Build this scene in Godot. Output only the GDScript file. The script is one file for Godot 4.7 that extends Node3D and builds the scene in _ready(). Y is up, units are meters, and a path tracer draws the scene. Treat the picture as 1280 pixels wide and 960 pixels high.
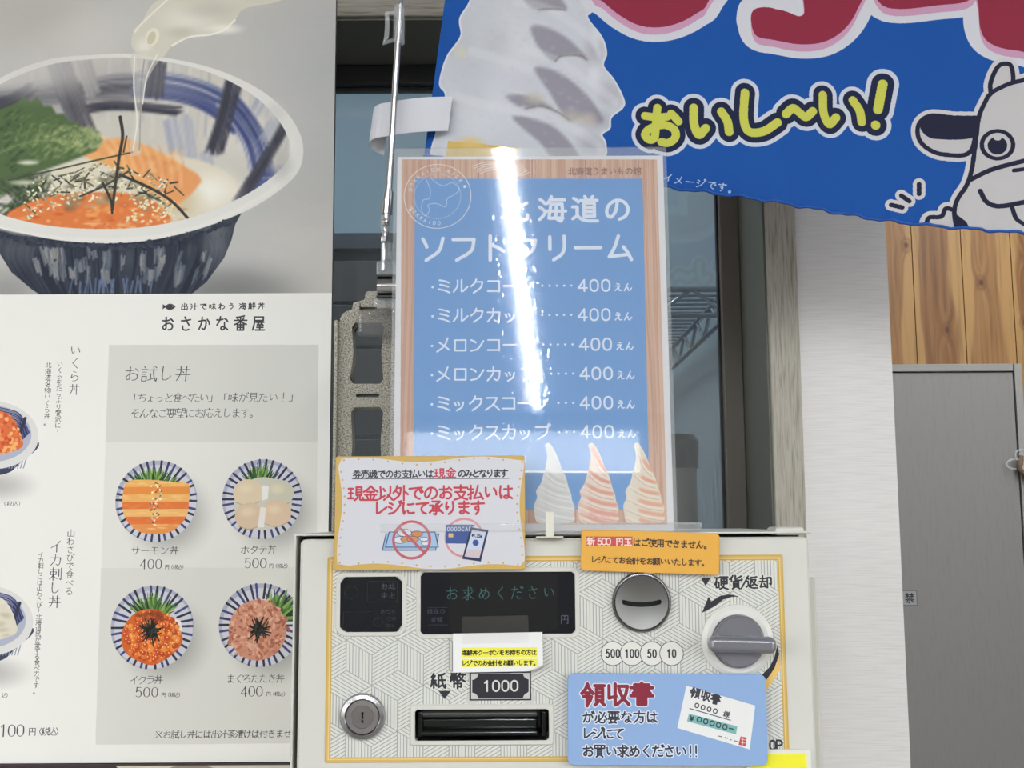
extends Node3D
# A counter-top ticket machine in a food hall: a laminated price sheet on top of it, cards taped to its front, a menu board beside it,
# a blue banner on a chrome pole behind it, and behind those a kitchen window, a papered wall and a far timber wall with a door.
# Units are metres, y up. The machine's front lies in the plane z = 0 and the counter's top at y = 1.0.

const CAMERA_AT := Vector3(0, 1.40, 0.83)
const EXPOSURE := 1.08
const LAMP_GLOW := 13.0
const LAMP_LIGHT := 8.8
const SKY_LIGHT := 7.2

var taken := {}
var rng := RandomNumberGenerator.new()


func _ready() -> void:
	rng.seed = 20
	set_camera()
	set_sky()
	set_ceiling_lamps()
	build_room()
	build_window()
	build_far_wall()
	build_kitchen()
	build_counter()
	build_menu_board()
	build_ticket_machine()
	build_banner()
	build_pole_stand()
	build_price_sheet()
	build_cards()
	build_small_things()


func set_camera() -> void:
	var cam := Camera3D.new()
	cam.name = "camera"
	cam.fov = rad_to_deg(2.0 * atan(480.0 / 1400.0))
	cam.near = 0.01
	cam.position = CAMERA_AT
	cam.basis = Basis.from_euler(Vector3(deg_to_rad(6.9), 0, 0)) * Basis.from_euler(Vector3(0, 0, deg_to_rad(-0.30)))
	add_child(cam)
	cam.current = true


func set_sky() -> void:
	var env := Environment.new()
	env.background_mode = Environment.BG_SKY
	var sky := Sky.new()
	var m := ProceduralSkyMaterial.new()
	m.sky_top_color = Color(0.74, 0.77, 0.81)
	m.sky_horizon_color = Color(0.92, 0.92, 0.91)
	m.ground_bottom_color = Color(0.5, 0.49, 0.47)
	m.ground_horizon_color = Color(0.7, 0.7, 0.7)
	sky.sky_material = m
	env.sky = sky
	env.background_energy_multiplier = SKY_LIGHT
	env.tonemap_mode = Environment.TONE_MAPPER_LINEAR
	env.tonemap_exposure = EXPOSURE
	env.sdfgi_enabled = true
	env.ssao_enabled = true
	env.ssil_enabled = true
	var we := WorldEnvironment.new()
	we.name = "environment"
	we.environment = env
	add_child(we)


# A long batten lamp under the ceiling: glowing tube in a white housing, and the light it sheds.
func ceiling_lamp(x: float, z: float, long: float, turn: float, label: String, power := 1.0) -> void:
	var t := thing("ceiling_lamp", label, "lamp", Vector3(x, 3.1, z), "batten lamps on the hall ceiling")
	t.rotation.y = turn
	var g := Geo.new()
	g.rbox(Vector3(0, -0.022, 0), Vector3(0.1, 0.042, long), 0.006)
	part(t, "housing", g, flat(Color(0.9, 0.9, 0.9), 0.5))
	g = Geo.new()
	g.tube([Vector3(0, -0.058, -long / 2 + 0.02), Vector3(0, -0.058, long / 2 - 0.02)], 0.012, 16, true)
	var m := flat(Color(1, 1, 1), 0.4)
	m.emission_enabled = true
	m.emission = Color(0.97, 0.99, 1.0)
	m.emission_energy_multiplier = LAMP_GLOW
	part(t, "lamp_tube", g, m)
	var l := AreaLight3D.new()
	l.name = "lamp_light"
	l.area_size = Vector2(0.024, long - 0.04)
	l.light_energy = LAMP_LIGHT * power * long / 6.0
	l.light_color = Color(0.97, 0.985, 1.0)
	l.position = Vector3(0, -0.078, 0)
	l.rotation = Vector3(-PI / 2, 0, 0)
	l.area_range = 14.0
	l.area_attenuation = 2.0
	l.shadow_enabled = true
	t.add_child(l)


func set_ceiling_lamps() -> void:
	ceiling_lamp(0.066, 4.95, 4.9, 0.0436, "long white batten lamp mirrored in the price sheet's cover")
	for row in [[-3.3, "long white batten lamp, unseen, added as fill near the side wall by the poster"], [-1.2, "long white batten lamp, unseen, added as fill before the poster"], [1.3, "long white batten lamp, unseen, added as fill before the papered wall"], [3.4, "long white batten lamp, unseen, added as fill near the side wall by the timber"]]:  # unseen lamp rows, added to raise and soften the hall light
		ceiling_lamp(row[0], 4.95, 4.9, 0.0436, row[1])
	ceiling_lamp(1.9, -1.7, 2.4, 0.0, "shorter white batten lamp, unseen, added to light the grey door", 1.15)  # unseen lamp, added to brighten the far door and boards


# ---------------------------------------------------------------- names and nodes

func numbered(called: String) -> String:
	taken[called] = taken.get(called, -1) + 1
	return called if taken[called] == 0 else "%s_%03d" % [called, taken[called]]


func thing(called: String, label: String, category: String, at := Vector3.ZERO, group := "") -> Node3D:
	var o := Node3D.new()
	o.name = numbered(called)
	o.position = at
	add_child(o)
	o.set_meta("label", label)
	o.set_meta("category", category)
	if group:
		o.set_meta("group", group)
	return o


func structure(called: String, at := Vector3.ZERO) -> Node3D:
	var o := Node3D.new()
	o.name = called
	o.position = at
	add_child(o)
	o.set_meta("kind", "structure")
	return o


func part(parent: Node3D, called: String, shapes: Variant, mats: Variant, label := "") -> MeshInstance3D:
	var o := MeshInstance3D.new()
	o.name = called
	var mesh := ArrayMesh.new()
	var gs: Array = shapes if shapes is Array else [shapes]
	var ms: Array = mats if mats is Array else [mats]
	for i in gs.size():
		gs[i].into(mesh)
		mesh.surface_set_material(i, ms[i])
	o.mesh = mesh
	parent.add_child(o, true)
	if label:
		o.set_meta("label", label)
	return o


# ---------------------------------------------------------------- materials

func flat(c: Color, rough := 0.6, metal := 0.0) -> StandardMaterial3D:
	var m := StandardMaterial3D.new()
	m.albedo_color = c
	m.roughness = rough
	m.metallic = metal
	return m


func rgb(r: float, g: float, b: float, a := 255.0) -> Color:
	return Color(r / 255.0, g / 255.0, b / 255.0, a / 255.0)


func printed(c: Canvas, rough := 0.5) -> StandardMaterial3D:
	var m := flat(Color.WHITE, rough)
	m.albedo_texture = ImageTexture.create_from_image(c.im)
	m.texture_repeat = false
	m.metallic_specular = 0.3 if rough > 0.3 else 0.5
	return m


func clear_plastic(alpha := 0.06, rough := 0.03) -> StandardMaterial3D:
	var m := flat(Color(0.93, 0.96, 0.97, alpha), rough)
	m.transparency = BaseMaterial3D.TRANSPARENCY_ALPHA
	return m


func noise_texture(seed_: int, freq: float, stops: Array, octaves := 4, w := 512, normal := false) -> NoiseTexture2D:
	var n := FastNoiseLite.new()
	n.noise_type = FastNoiseLite.TYPE_SIMPLEX_SMOOTH
	n.seed = seed_
	n.frequency = freq
	n.fractal_octaves = octaves
	var t := NoiseTexture2D.new()
	t.width = w
	t.height = w
	t.seamless = true
	t.noise = n
	t.as_normal_map = normal
	if normal:
		t.bump_strength = 6.0
	elif stops:
		var g := Gradient.new()
		g.offsets = PackedFloat32Array()
		g.colors = PackedColorArray()
		for i in stops.size():
			g.add_point(float(i) / (stops.size() - 1), stops[i])
		while g.get_point_count() > stops.size():
			g.remove_point(0)
		t.color_ramp = g
	return t


# Grain along one axis: noise stretched by a lopsided triplanar scale.
func grained(seed_: int, freq: float, stops: Array, stretch: Vector3, rough := 0.6, relief := 0.0) -> StandardMaterial3D:
	var m := flat(Color.WHITE, rough)
	m.albedo_texture = noise_texture(seed_, freq, stops, 5)
	m.uv1_triplanar = true
	m.uv1_world_triplanar = true
	m.uv1_scale = stretch
	if relief > 0.0:
		m.heightmap_enabled = true
		m.heightmap_texture = noise_texture(seed_ + 1, freq, [Color.BLACK, Color.WHITE], 5)
		m.heightmap_scale = relief
	return m


# ---------------------------------------------------------------- shapes

class Geo:
	var v := PackedVector3Array()
	var n := PackedVector3Array()
	var t := PackedVector2Array()

	func into(mesh: ArrayMesh) -> void:
		var a := []
		a.resize(Mesh.ARRAY_MAX)
		a[Mesh.ARRAY_VERTEX] = v
		a[Mesh.ARRAY_NORMAL] = n
		a[Mesh.ARRAY_TEX_UV] = t
		mesh.add_surface_from_arrays(Mesh.PRIMITIVE_TRIANGLES, a)

	# one triangle; its winding is turned so that its front lies on the side of its normals
	func tri(a: Vector3, b: Vector3, c: Vector3, na: Vector3, nb: Vector3, nc: Vector3, ta := Vector2.ZERO, tb := Vector2.ZERO, tc := Vector2.ZERO) -> void:
		if (b - a).cross(c - a).dot(na + nb + nc) > 0.0:
			v.append_array([a, c, b])
			n.append_array([na, nc, nb])
			t.append_array([ta, tc, tb])
		else:
			v.append_array([a, b, c])
			n.append_array([na, nb, nc])
			t.append_array([ta, tb, tc])

	func quad(a: Vector3, b: Vector3, c: Vector3, d: Vector3, nn: Vector3) -> void:
		tri(a, b, c, nn, nn, nn, Vector2(0, 1), Vector2(1, 1), Vector2(1, 0))
		tri(a, c, d, nn, nn, nn, Vector2(0, 1), Vector2(1, 0), Vector2(0, 0))

	func box(lo: Vector3, hi: Vector3) -> void:
		rbox((lo + hi) / 2, hi - lo, 0.0)

	# a box with rounded edges of radius r
	func rbox(at: Vector3, size: Vector3, r: float, tilt := Basis.IDENTITY) -> void:
		var h := size / 2
		r = minf(r, minf(h.x, minf(h.y, h.z)) * 0.98)
		var inner := h - Vector3.ONE * r
		var offs := [0.0] if r == 0.0 else [r, r * 0.5, 0.0]
		for axis in 3:
			for side in [-1.0, 1.0]:
				var ua := (axis + 1) % 3
				var va := (axis + 2) % 3
				var us := []
				var vs := []
				for o in offs:
					us.append(-inner[ua] - o)
					vs.append(-inner[va] - o)
				for k in offs.size():
					us.append(inner[ua] + offs[offs.size() - 1 - k])
					vs.append(inner[va] + offs[offs.size() - 1 - k])
				var grid := []
				for u in us:
					var row := []
					for w in vs:
						var p := Vector3.ZERO
						p[axis] = side * h[axis]
						p[ua] = u
						p[va] = w
						var core := p.clamp(-inner, inner)
						var d := p - core
						var face := Vector3.ZERO
						face[axis] = side
						var nn := face if r == 0.0 else d.normalized()
						row.append([at + tilt * (core + nn * r if r > 0.0 else p), tilt * nn])
					grid.append(row)
				for i in us.size() - 1:
					for j in vs.size() - 1:
						var a: Array = grid[i][j]
						var b: Array = grid[i + 1][j]
						var c: Array = grid[i + 1][j + 1]
						var e: Array = grid[i][j + 1]
						tri(a[0], b[0], c[0], a[1], b[1], c[1])
						tri(a[0], c[0], e[0], a[1], c[1], e[1])

	# a profile of (radius, height) turned about the axis that runs from AT along ALONG
	func lathe(profile: Array, at: Vector3, along := Vector3(0, 0, 1), segments := 40) -> void:
		var z := along.normalized()
		var x := z.cross(Vector3(0, 1, 0) if absf(z.y) < 0.9 else Vector3(1, 0, 0)).normalized()
		var y := z.cross(x)
		for i in profile.size() - 1:
			var p: Vector2 = profile[i]
			var q: Vector2 = profile[i + 1]
			var d := (q - p).normalized()
			var slope := Vector2(d.y, -d.x)
			for s in segments:
				var corner := []
				for k in 2:
					var ang := TAU * (s + k) / segments
					var dir := x * cos(ang) + y * sin(ang)
					var nn := (dir * slope.x + z * slope.y).normalized()
					corner.append([at + dir * p.x + z * p.y, at + dir * q.x + z * q.y, nn])
				var a: Array = corner[0]
				var b: Array = corner[1]
				if p.x > 1e-6:
					tri(a[0], b[0], b[1], a[2], b[2], b[2])
				if q.x > 1e-6:
					tri(a[0], b[1], a[1], a[2], b[2], a[2])

	# a round tube along a path
	func tube(path: Array, r: Variant, sides := 12, capped := true) -> void:
		var rings := []
		var x := Vector3.ZERO
		for i in path.size():
			var d: Vector3 = (path[mini(i + 1, path.size() - 1)] - path[maxi(i - 1, 0)]).normalized()
			if x == Vector3.ZERO:
				x = d.cross(Vector3(0, 1, 0) if absf(d.y) < 0.9 else Vector3(1, 0, 0))
			x = (x - d * x.dot(d)).normalized()
			var y := d.cross(x)
			var ring := []
			var rr: float = r[i] if r is Array else r
			for s in sides:
				var ang := TAU * s / sides
				var o := x * cos(ang) + y * sin(ang)
				ring.append([path[i] + o * rr, o])
			rings.append([ring, d])
		for i in path.size() - 1:
			for s in sides:
				var a: Array = rings[i][0][s]
				var b: Array = rings[i][0][(s + 1) % sides]
				var c: Array = rings[i + 1][0][(s + 1) % sides]
				var e: Array = rings[i + 1][0][s]
				tri(a[0], b[0], c[0], a[1], b[1], c[1])
				tri(a[0], c[0], e[0], a[1], c[1], e[1])
		if capped:
			for end in [0, path.size() - 1]:
				var ring: Array = rings[end][0]
				var nn: Vector3 = rings[end][1] * (-1.0 if end == 0 else 1.0)
				for s in sides:
					tri(path[end], ring[s][0], ring[(s + 1) % sides][0], nn, nn, nn)

	# the flat face of an outline with holes at height z, facing +z or -z; its texture spans AREA (x, y up)
	func cap(outline: PackedVector2Array, holes: Array, z: float, facing := 1.0, area := Rect2()) -> void:
		var ring := outline
		if Geometry2D.is_polygon_clockwise(ring):
			ring.reverse()
		var left := holes.duplicate()
		while left:
			var best := [INF, 0, 0, 0]
			for which in left.size():
				for i in ring.size():
					for j in left[which].size():
						var far: float = ring[i].distance_squared_to(left[which][j])
						if far < best[0]:
							best = [far, i, j, which]
			var h: PackedVector2Array = left[best[3]].duplicate()
			left.remove_at(best[3])
			var at_j: int = best[2]
			if not Geometry2D.is_polygon_clockwise(h):
				h.reverse()
				at_j = h.size() - 1 - at_j
			var joined := ring.slice(0, best[1] + 1)
			for j in h.size() + 1:
				joined.append(h[(at_j + j) % h.size()])
			joined.append_array(ring.slice(best[1]))
			ring = joined
		var nn := Vector3(0, 0, facing)
		var index := Geometry2D.triangulate_polygon(ring)
		for i in index.size() / 3:
			var p := []
			var w := []
			for k in 3:
				var q := ring[index[i * 3 + k]]
				p.append(Vector3(q.x, q.y, z))
				w.append(Vector2((q.x - area.position.x) / area.size.x, 1.0 - (q.y - area.position.y) / area.size.y) if area.size.x > 0.0 else q)
			tri(p[0], p[1], p[2], nn, nn, nn, w[0], w[1], w[2])

	# the wall between two outlines of equal count at heights za and zb; inward for the inside of a hole
	func wall(a: PackedVector2Array, za: float, b: PackedVector2Array, zb: float, inward := false, smooth := false) -> void:
		var count := a.size()
		var turn := -1.0 if Geometry2D.is_polygon_clockwise(a) else 1.0
		if inward:
			turn = -turn
		var normals := []
		for i in count:
			var j := (i + 1) % count
			var e := (a[j] - a[i]).normalized()
			if e == Vector2.ZERO:
				e = (a[(i + 2) % count] - a[i]).normalized()
			var side := Vector3(e.y, -e.x, 0) * turn
			var up := Vector3(b[i].x - a[i].x, b[i].y - a[i].y, zb - za)
			var nn := (side - up * side.dot(up) / maxf(up.length_squared(), 1e-12)).normalized()
			if nn == Vector3.ZERO:
				nn = Vector3(0, 0, 1)
			normals.append(nn)
		for i in count:
			var j := (i + 1) % count
			var ni: Vector3 = normals[i]
			var nj: Vector3 = normals[i]
			if smooth:
				ni = (normals[i] + normals[(i + count - 1) % count]).normalized()
				nj = (normals[i] + normals[j]).normalized()
			var p := Vector3(a[i].x, a[i].y, za)
			var q := Vector3(a[j].x, a[j].y, za)
			var r := Vector3(b[j].x, b[j].y, zb)
			var s := Vector3(b[i].x, b[i].y, zb)
			tri(p, q, r, ni, nj, nj)
			tri(p, r, s, ni, nj, ni)


static func oval(at: Vector2, rx: float, ry: float, count := 40) -> PackedVector2Array:
	var p := PackedVector2Array()
	for i in count:
		p.append(at + Vector2(cos(TAU * i / count) * rx, sin(TAU * i / count) * ry))
	return p


static func rounded(at: Vector2, w: float, h: float, r: float, steps := 6) -> PackedVector2Array:
	var p := PackedVector2Array()
	for c in 4:
		var corner := at + Vector2((w / 2 - r) * [1, -1, -1, 1][c], (h / 2 - r) * [1, 1, -1, -1][c])
		for i in steps + 1:
			var ang := PI / 2 * (c + float(i) / steps)
			p.append(corner + Vector2(cos(ang), sin(ang)) * r)
	return p


# a plate of rounded outline from z0 to z1 with a bevelled front edge; returns [body, face]
func plate(at: Vector2, w: float, h: float, r: float, z0: float, z1: float, bevel := 0.0, holes := [], area := Rect2()) -> Array:
	var body := Geo.new()
	var face := Geo.new()
	var outer := rounded(at, w, h, r)
	var inner := rounded(at, w - 2 * bevel, h - 2 * bevel, maxf(r - bevel, 0.0001))
	body.cap(outer, holes, z0, -1.0)
	body.wall(outer, z0, outer, z1 - bevel, false, true)
	if bevel > 0.0:
		body.wall(outer, z1 - bevel, inner, z1, false, true)
	for hole in holes:
		body.wall(hole, z0, hole, z1, true, true)
	face.cap(inner, holes, z1, 1.0, area)
	return [body, face]


# ---------------------------------------------------------------- drawing what is printed

class Canvas:
	var im: Image
	var k: float
	var wide: int
	var high: int
	var strip: Image
	var strip_color := Color(0, 0, 0, 0)
	static var pens := {}
	static var brush: Image

	# a sheet of w x h millimetres at k pixels a millimetre
	func _init(w: float, h: float, scale: float, c: Color) -> void:
		k = scale
		wide = int(w * k)
		high = int(h * k)
		im = Image.create_empty(wide, high, false, Image.FORMAT_RGBA8)
		im.fill(c)

	func span(x0: int, x1: int, y: int, c: Color) -> void:
		x0 = maxi(x0, 0)
		x1 = mini(x1, wide)
		if x1 <= x0 or y < 0 or y >= high:
			return
		if c.a > 0.995:
			im.fill_rect(Rect2i(x0, y, x1 - x0, 1), c)
		else:
			if strip == null or strip_color != c:
				strip = Image.create_empty(wide, 1, false, Image.FORMAT_RGBA8)
				strip.fill(c)
				strip_color = c
			im.blend_rect(strip, Rect2i(0, 0, x1 - x0, 1), Vector2i(x0, y))

	func fill_px(p: PackedVector2Array, c: Color) -> void:
		var top := INF
		var low := -INF
		for q in p:
			top = minf(top, q.y)
			low = maxf(low, q.y)
		var count := p.size()
		for y in range(maxi(int(floor(top)), 0), mini(int(ceil(low)) + 1, high)):
			var yc := y + 0.5
			var xs := PackedFloat32Array()
			for i in count:
				var a := p[i]
				var b := p[i + 1 if i + 1 < count else 0]
				if (a.y <= yc) != (b.y <= yc):
					xs.append(a.x + (yc - a.y) * (b.x - a.x) / (b.y - a.y))
			xs.sort()
			for j in range(0, xs.size() - 1, 2):
				span(int(ceil(xs[j] - 0.5)), int(ceil(xs[j + 1] - 0.5)), y, c)

	func disc_px(x: float, y: float, r: float, c: Color) -> void:
		for yy in range(int(floor(y - r)), int(ceil(y + r)) + 1):
			var d := yy + 0.5 - y
			if absf(d) < r:
				var half := sqrt(r * r - d * d)
				span(int(round(x - half)), int(round(x + half)), yy, c)

	func stroke_px(p: PackedVector2Array, w: float, c: Color, contrast := 0.0, taper := 0.0) -> void:
		w = maxf(w, 1.3)
		var count := p.size()
		for i in count - 1:
			var a := p[i]
			var b := p[i + 1]
			var d := b - a
			if d.length_squared() < 1e-6:
				d = Vector2(0.01, 0)
			d = d.normalized()
			var ww := w * (1.0 - contrast * absf(d.x))
			var wa := ww * (1.0 - taper * float(i) / (count - 1)) / 2
			var wb := ww * (1.0 - taper * float(i + 1) / (count - 1)) / 2
			var s := Vector2(-d.y, d.x)
			fill_px(PackedVector2Array([a + s * wa, b + s * wb, b - s * wb, a - s * wa]), c)
			if w > 2.5 and c.a > 0.995:
				disc_px(a.x, a.y, wa, c)
				disc_px(b.x, b.y, wb, c)

	func fill(points: Array, c: Color) -> void:
		var p := PackedVector2Array()
		for q in points:
			p.append(q * k)
		fill_px(p, c)

	# points as a flat list x, y, x, y
	func shape(xy: Array, c: Color, smooth := false) -> void:
		fill_px(path(xy, smooth, true), c)

	func stroke(xy: Array, w: float, c: Color, smooth := true, taper := 0.0) -> void:
		stroke_px(path(xy, smooth, false), w * k, c, 0.0, taper)

	func path(xy: Array, smooth: bool, closed: bool) -> PackedVector2Array:
		var p := PackedVector2Array()
		for i in xy.size() / 2:
			p.append(Vector2(xy[i * 2], xy[i * 2 + 1]) * k)
		return bent(p, closed) if smooth else p

	static func bent(p: PackedVector2Array, closed: bool, steps := 7) -> PackedVector2Array:
		var count := p.size()
		if count < 3:
			return p
		var out := PackedVector2Array()
		for i in count if closed else count - 1:
			var b := p[i]
			var c := p[(i + 1) % count]
			var a := p[(i - 1 + count) % count] if closed or i > 0 else b * 2 - c
			var d := p[(i + 2) % count] if closed or i + 2 < count else c * 2 - b
			for s in steps:
				out.append(b.cubic_interpolate(c, a, d, float(s) / steps))
		if not closed:
			out.append(p[count - 1])
		return out

	func rect(x: float, y: float, w: float, h: float, c: Color) -> void:
		if c.a > 0.995:
			im.fill_rect(Rect2i(roundi(x * k), roundi(y * k), maxi(roundi(w * k), 1), maxi(roundi(h * k), 1)), c)
		else:
			fill([Vector2(x, y), Vector2(x + w, y), Vector2(x + w, y + h), Vector2(x, y + h)], c)

	func round_rect(x: float, y: float, w: float, h: float, r: float, c: Color) -> void:
		var p := PackedVector2Array()
		for q in 4:
			for i in 7:
				var ang := PI / 2 * (q + i / 6.0)
				p.append(Vector2(x + w / 2 + (w / 2 - r) * [1, -1, -1, 1][q] + cos(ang) * r, y + h / 2 + (h / 2 - r) * [1, 1, -1, -1][q] + sin(ang) * r) * k)
		fill_px(p, c)

	func ellipse(x: float, y: float, rx: float, ry: float, c: Color, turn := 0.0) -> void:
		var p := PackedVector2Array()
		for i in 40:
			p.append((Vector2(x, y) + Vector2(cos(TAU * i / 40) * rx, sin(TAU * i / 40) * ry).rotated(turn)) * k)
		fill_px(p, c)

	func ring(x: float, y: float, r: float, w: float, c: Color) -> void:
		var p := PackedVector2Array()
		for i in 49:
			p.append((Vector2(x, y) + Vector2(cos(TAU * i / 48), sin(TAU * i / 48)) * r) * k)
		stroke_px(p, w * k, c)

	# a soft dab of colour, for printed photographs
	func dab(x: float, y: float, rx: float, ry: float, c: Color) -> void:
		if brush == null:
			brush = Image.create_empty(48, 48, false, Image.FORMAT_RGBA8)
			for i in 48:
				for j in 48:
					var d := Vector2(i - 23.5, j - 23.5).length() / 23.5
					brush.set_pixel(i, j, Color(1, 1, 1, pow(maxf(0.0, 1.0 - d * d), 2.0)))
		var b := brush.duplicate()
		for i in 48:
			for j in 48:
				b.set_pixel(i, j, Color(c.r, c.g, c.b, c.a * brush.get_pixel(i, j).a))
		b.resize(maxi(int(rx * 2 * k), 2), maxi(int(ry * 2 * k), 2), Image.INTERPOLATE_BILINEAR)
		im.blend_rect(b, Rect2i(Vector2i.ZERO, b.get_size()), Vector2i(int((x - rx) * k), int((y - ry) * k)))

	# soften what has been drawn, as a printed photograph is soft: halve the picture some times and enlarge it again
	func soften(times: int) -> void:
		for i in times:
			im.resize(im.get_width() / 2 * 2, im.get_height() / 2 * 2, Image.INTERPOLATE_BILINEAR)
			im.shrink_x2()
		im.resize(wide, high, Image.INTERPOLATE_CUBIC)

	# paint on a copy, then keep only what lies inside an outline
	func begin() -> Image:
		var kept := im
		im = im.duplicate()
		return kept

	func end(kept: Image, outline: PackedVector2Array) -> void:
		var mask := Image.create_empty(wide, high, false, Image.FORMAT_RGBA8)
		var layer := im
		im = mask
		fill_px(outline, Color.WHITE)
		kept.blit_rect_mask(layer, mask, Rect2i(0, 0, wide, high), Vector2i.ZERO)
		im = kept

	static func pen(ch: String) -> Array:
		if pens.has(ch):
			return pens[ch]
		var out := []
		for s: String in GLYPH.get(ch, "").split(";", false):
			if s.begins_with("="):
				var f := s.substr(3).split_floats(" ")
				for q: PackedVector2Array in pen(s[1]):
					var moved := PackedVector2Array()
					for p in q:
						moved.append(Vector2(f[0], f[1]) + p * Vector2(f[2] - f[0], f[3] - f[1]) / 100.0)
					out.append(moved)
			else:
				var p := PackedVector2Array()
				for pair in s.trim_prefix("~").split(","):
					var f := pair.split_floats(" ")
					p.append(Vector2(f[0], f[1]))
				if s.begins_with("~"):
					if p.size() > 3 and p[0] == p[p.size() - 1]:
						p.remove_at(p.size() - 1)
						p = bent(p, true)
						p.append(p[0])
					else:
						p = bent(p, false)
				out.append(p)
		pens[ch] = out
		return out

	func letter(ch: String, x: float, y: float, size: float, w: float, c: Color, turn := 0.0, narrow := 1.0, contrast := 0.0, shear := 0.0) -> void:
		for q: PackedVector2Array in pen(ch):
			var p := PackedVector2Array()
			for a in q:
				var o := (a - Vector2(50, 50)) * size / 100.0
				p.append((Vector2(x, y) + Vector2(o.x * narrow - o.y * shear, o.y).rotated(turn)) * k)
			stroke_px(p, w * k, c, contrast)

	# a line of lettering: its characters stand evenly from the middle of the first to the middle of the last
	func row(s: String, x0: float, y0: float, x1: float, y1: float, size: float, w: float, c: Color, turn := 0.0, narrow := 1.0, contrast := 0.0, shear := 0.0) -> void:
		var count := s.length()
		for i in count:
			var f := float(i) / maxi(count - 1, 1)
			letter(s[i], lerpf(x0, x1, f), lerpf(y0, y1, f), size, w, c, turn, narrow, contrast, shear)


# like part(), for shapes given in the room's own coordinates
func wpart(parent: Node3D, called: String, shapes: Variant, mats: Variant, label := "") -> MeshInstance3D:
	var o := part(parent, called, shapes, mats, label)
	if not parent is MeshInstance3D:
		o.position = -parent.position
	return o


func block(lo: Vector3, hi: Vector3, r := 0.0) -> Geo:
	var g := Geo.new()
	g.rbox((lo + hi) / 2, hi - lo, r)
	return g


# ---------------------------------------------------------------- the hall

func build_room() -> void:
	var paper := grained(31, 0.03, [rgb(208, 206, 203), rgb(228, 226, 223), rgb(233, 231, 228), rgb(238, 236, 233)], Vector3(1.1, 72, 1.1), 0.85, 0.02)
	var plaster := flat(rgb(128, 122, 114), 0.8)
	var o := structure("floor", Vector3(0, 0, 2))
	wpart(o, "floor_slab", block(Vector3(-4.2, -0.1, -3.6), Vector3(4.2, 0, 8.4)), flat(rgb(104, 98, 92), 0.5))
	o = structure("ceiling", Vector3(0, 3.1, 2))
	wpart(o, "ceiling_slab", block(Vector3(-4.2, 3.1, -3.6), Vector3(4.2, 3.2, 8.4)), flat(rgb(176, 174, 170), 0.8))
	# side walls; their wide windows are unseen, added to let in fill light
	for side in [-1.0, 1.0]:
		var a: float = 4.0 * side
		var b: float = 4.2 * side
		o = structure("wall_left" if side < 0.0 else "wall_right", Vector3(4.1 * side, 0, 2))
		for q in [[0.0, 0.5, -3.6, 8.4], [2.75, 3.1, -3.6, 8.4], [0.5, 2.75, -3.6, 0.8], [0.5, 2.75, 6.8, 8.4]]:
			wpart(o, "wall_slab", block(Vector3(minf(a, b), q[0], q[2]), Vector3(maxf(a, b), q[1], q[3])), plaster)
		o = structure("added_window_3" if side < 0.0 else "added_window_4", Vector3(4.1 * side, 0.5, 3.8))
		var alu := flat(rgb(150, 150, 150), 0.4)
		for k in 4:
			wpart(o, "pane", block(Vector3(4.1 * side - 0.004, 0.5, 0.8 + k * 1.5), Vector3(4.1 * side + 0.004, 2.75, 2.3 + k * 1.5)), clear_plastic(0.03))
		for k in 5:
			wpart(o, "mullion", block(Vector3(4.1 * side - 0.03, 0.5, 0.775 + k * 1.5), Vector3(4.1 * side + 0.03, 2.75, 0.825 + k * 1.5)), alu)
	# the hall's rear wall with a high strip window
	o = structure("wall_rear", Vector3(0, 0, 8.1))
	wpart(o, "wall_slab", block(Vector3(-4.0, 0, 8.0), Vector3(4.0, 2.61, 8.2)), plaster)
	wpart(o, "wall_slab", block(Vector3(-4.0, 2.98, 8.0), Vector3(4.0, 3.1, 8.2)), plaster)
	wpart(o, "wall_slab", block(Vector3(-4.0, 2.61, 8.0), Vector3(-0.86, 2.98, 8.2)), plaster)
	wpart(o, "wall_slab", block(Vector3(1.04, 2.61, 8.0), Vector3(4.0, 2.98, 8.2)), plaster)
	o = structure("window_2", Vector3(0.09, 2.61, 8.1))
	wpart(o, "pane", block(Vector3(-0.86, 2.61, 8.09), Vector3(1.04, 2.98, 8.1)), clear_plastic(0.08))
	# the papered wall that holds the kitchen window
	o = structure("wall_front", Vector3(0.34, 0, -0.38))
	wpart(o, "wall_slab", block(Vector3(0.2935, 0, -0.46), Vector3(0.387, 3.1, -0.30)), paper)
	wpart(o, "wall_slab", block(Vector3(-0.70, 1.962, -0.46), Vector3(0.2935, 3.1, -0.30)), paper)
	wpart(o, "wall_slab", block(Vector3(-0.70, 0, -0.46), Vector3(0.2935, 1.11, -0.30)), paper)
	wpart(o, "wall_slab", block(Vector3(-4.0, 0, -0.46), Vector3(-0.70, 3.1, -0.30)), paper)
	o = structure("wall_partition", Vector3(0.34, 0, -1.9))
	wpart(o, "wall_slab", block(Vector3(0.317, 0, -3.4), Vector3(0.387, 3.1, -0.46)), flat(rgb(150, 164, 170), 0.8))


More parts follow.
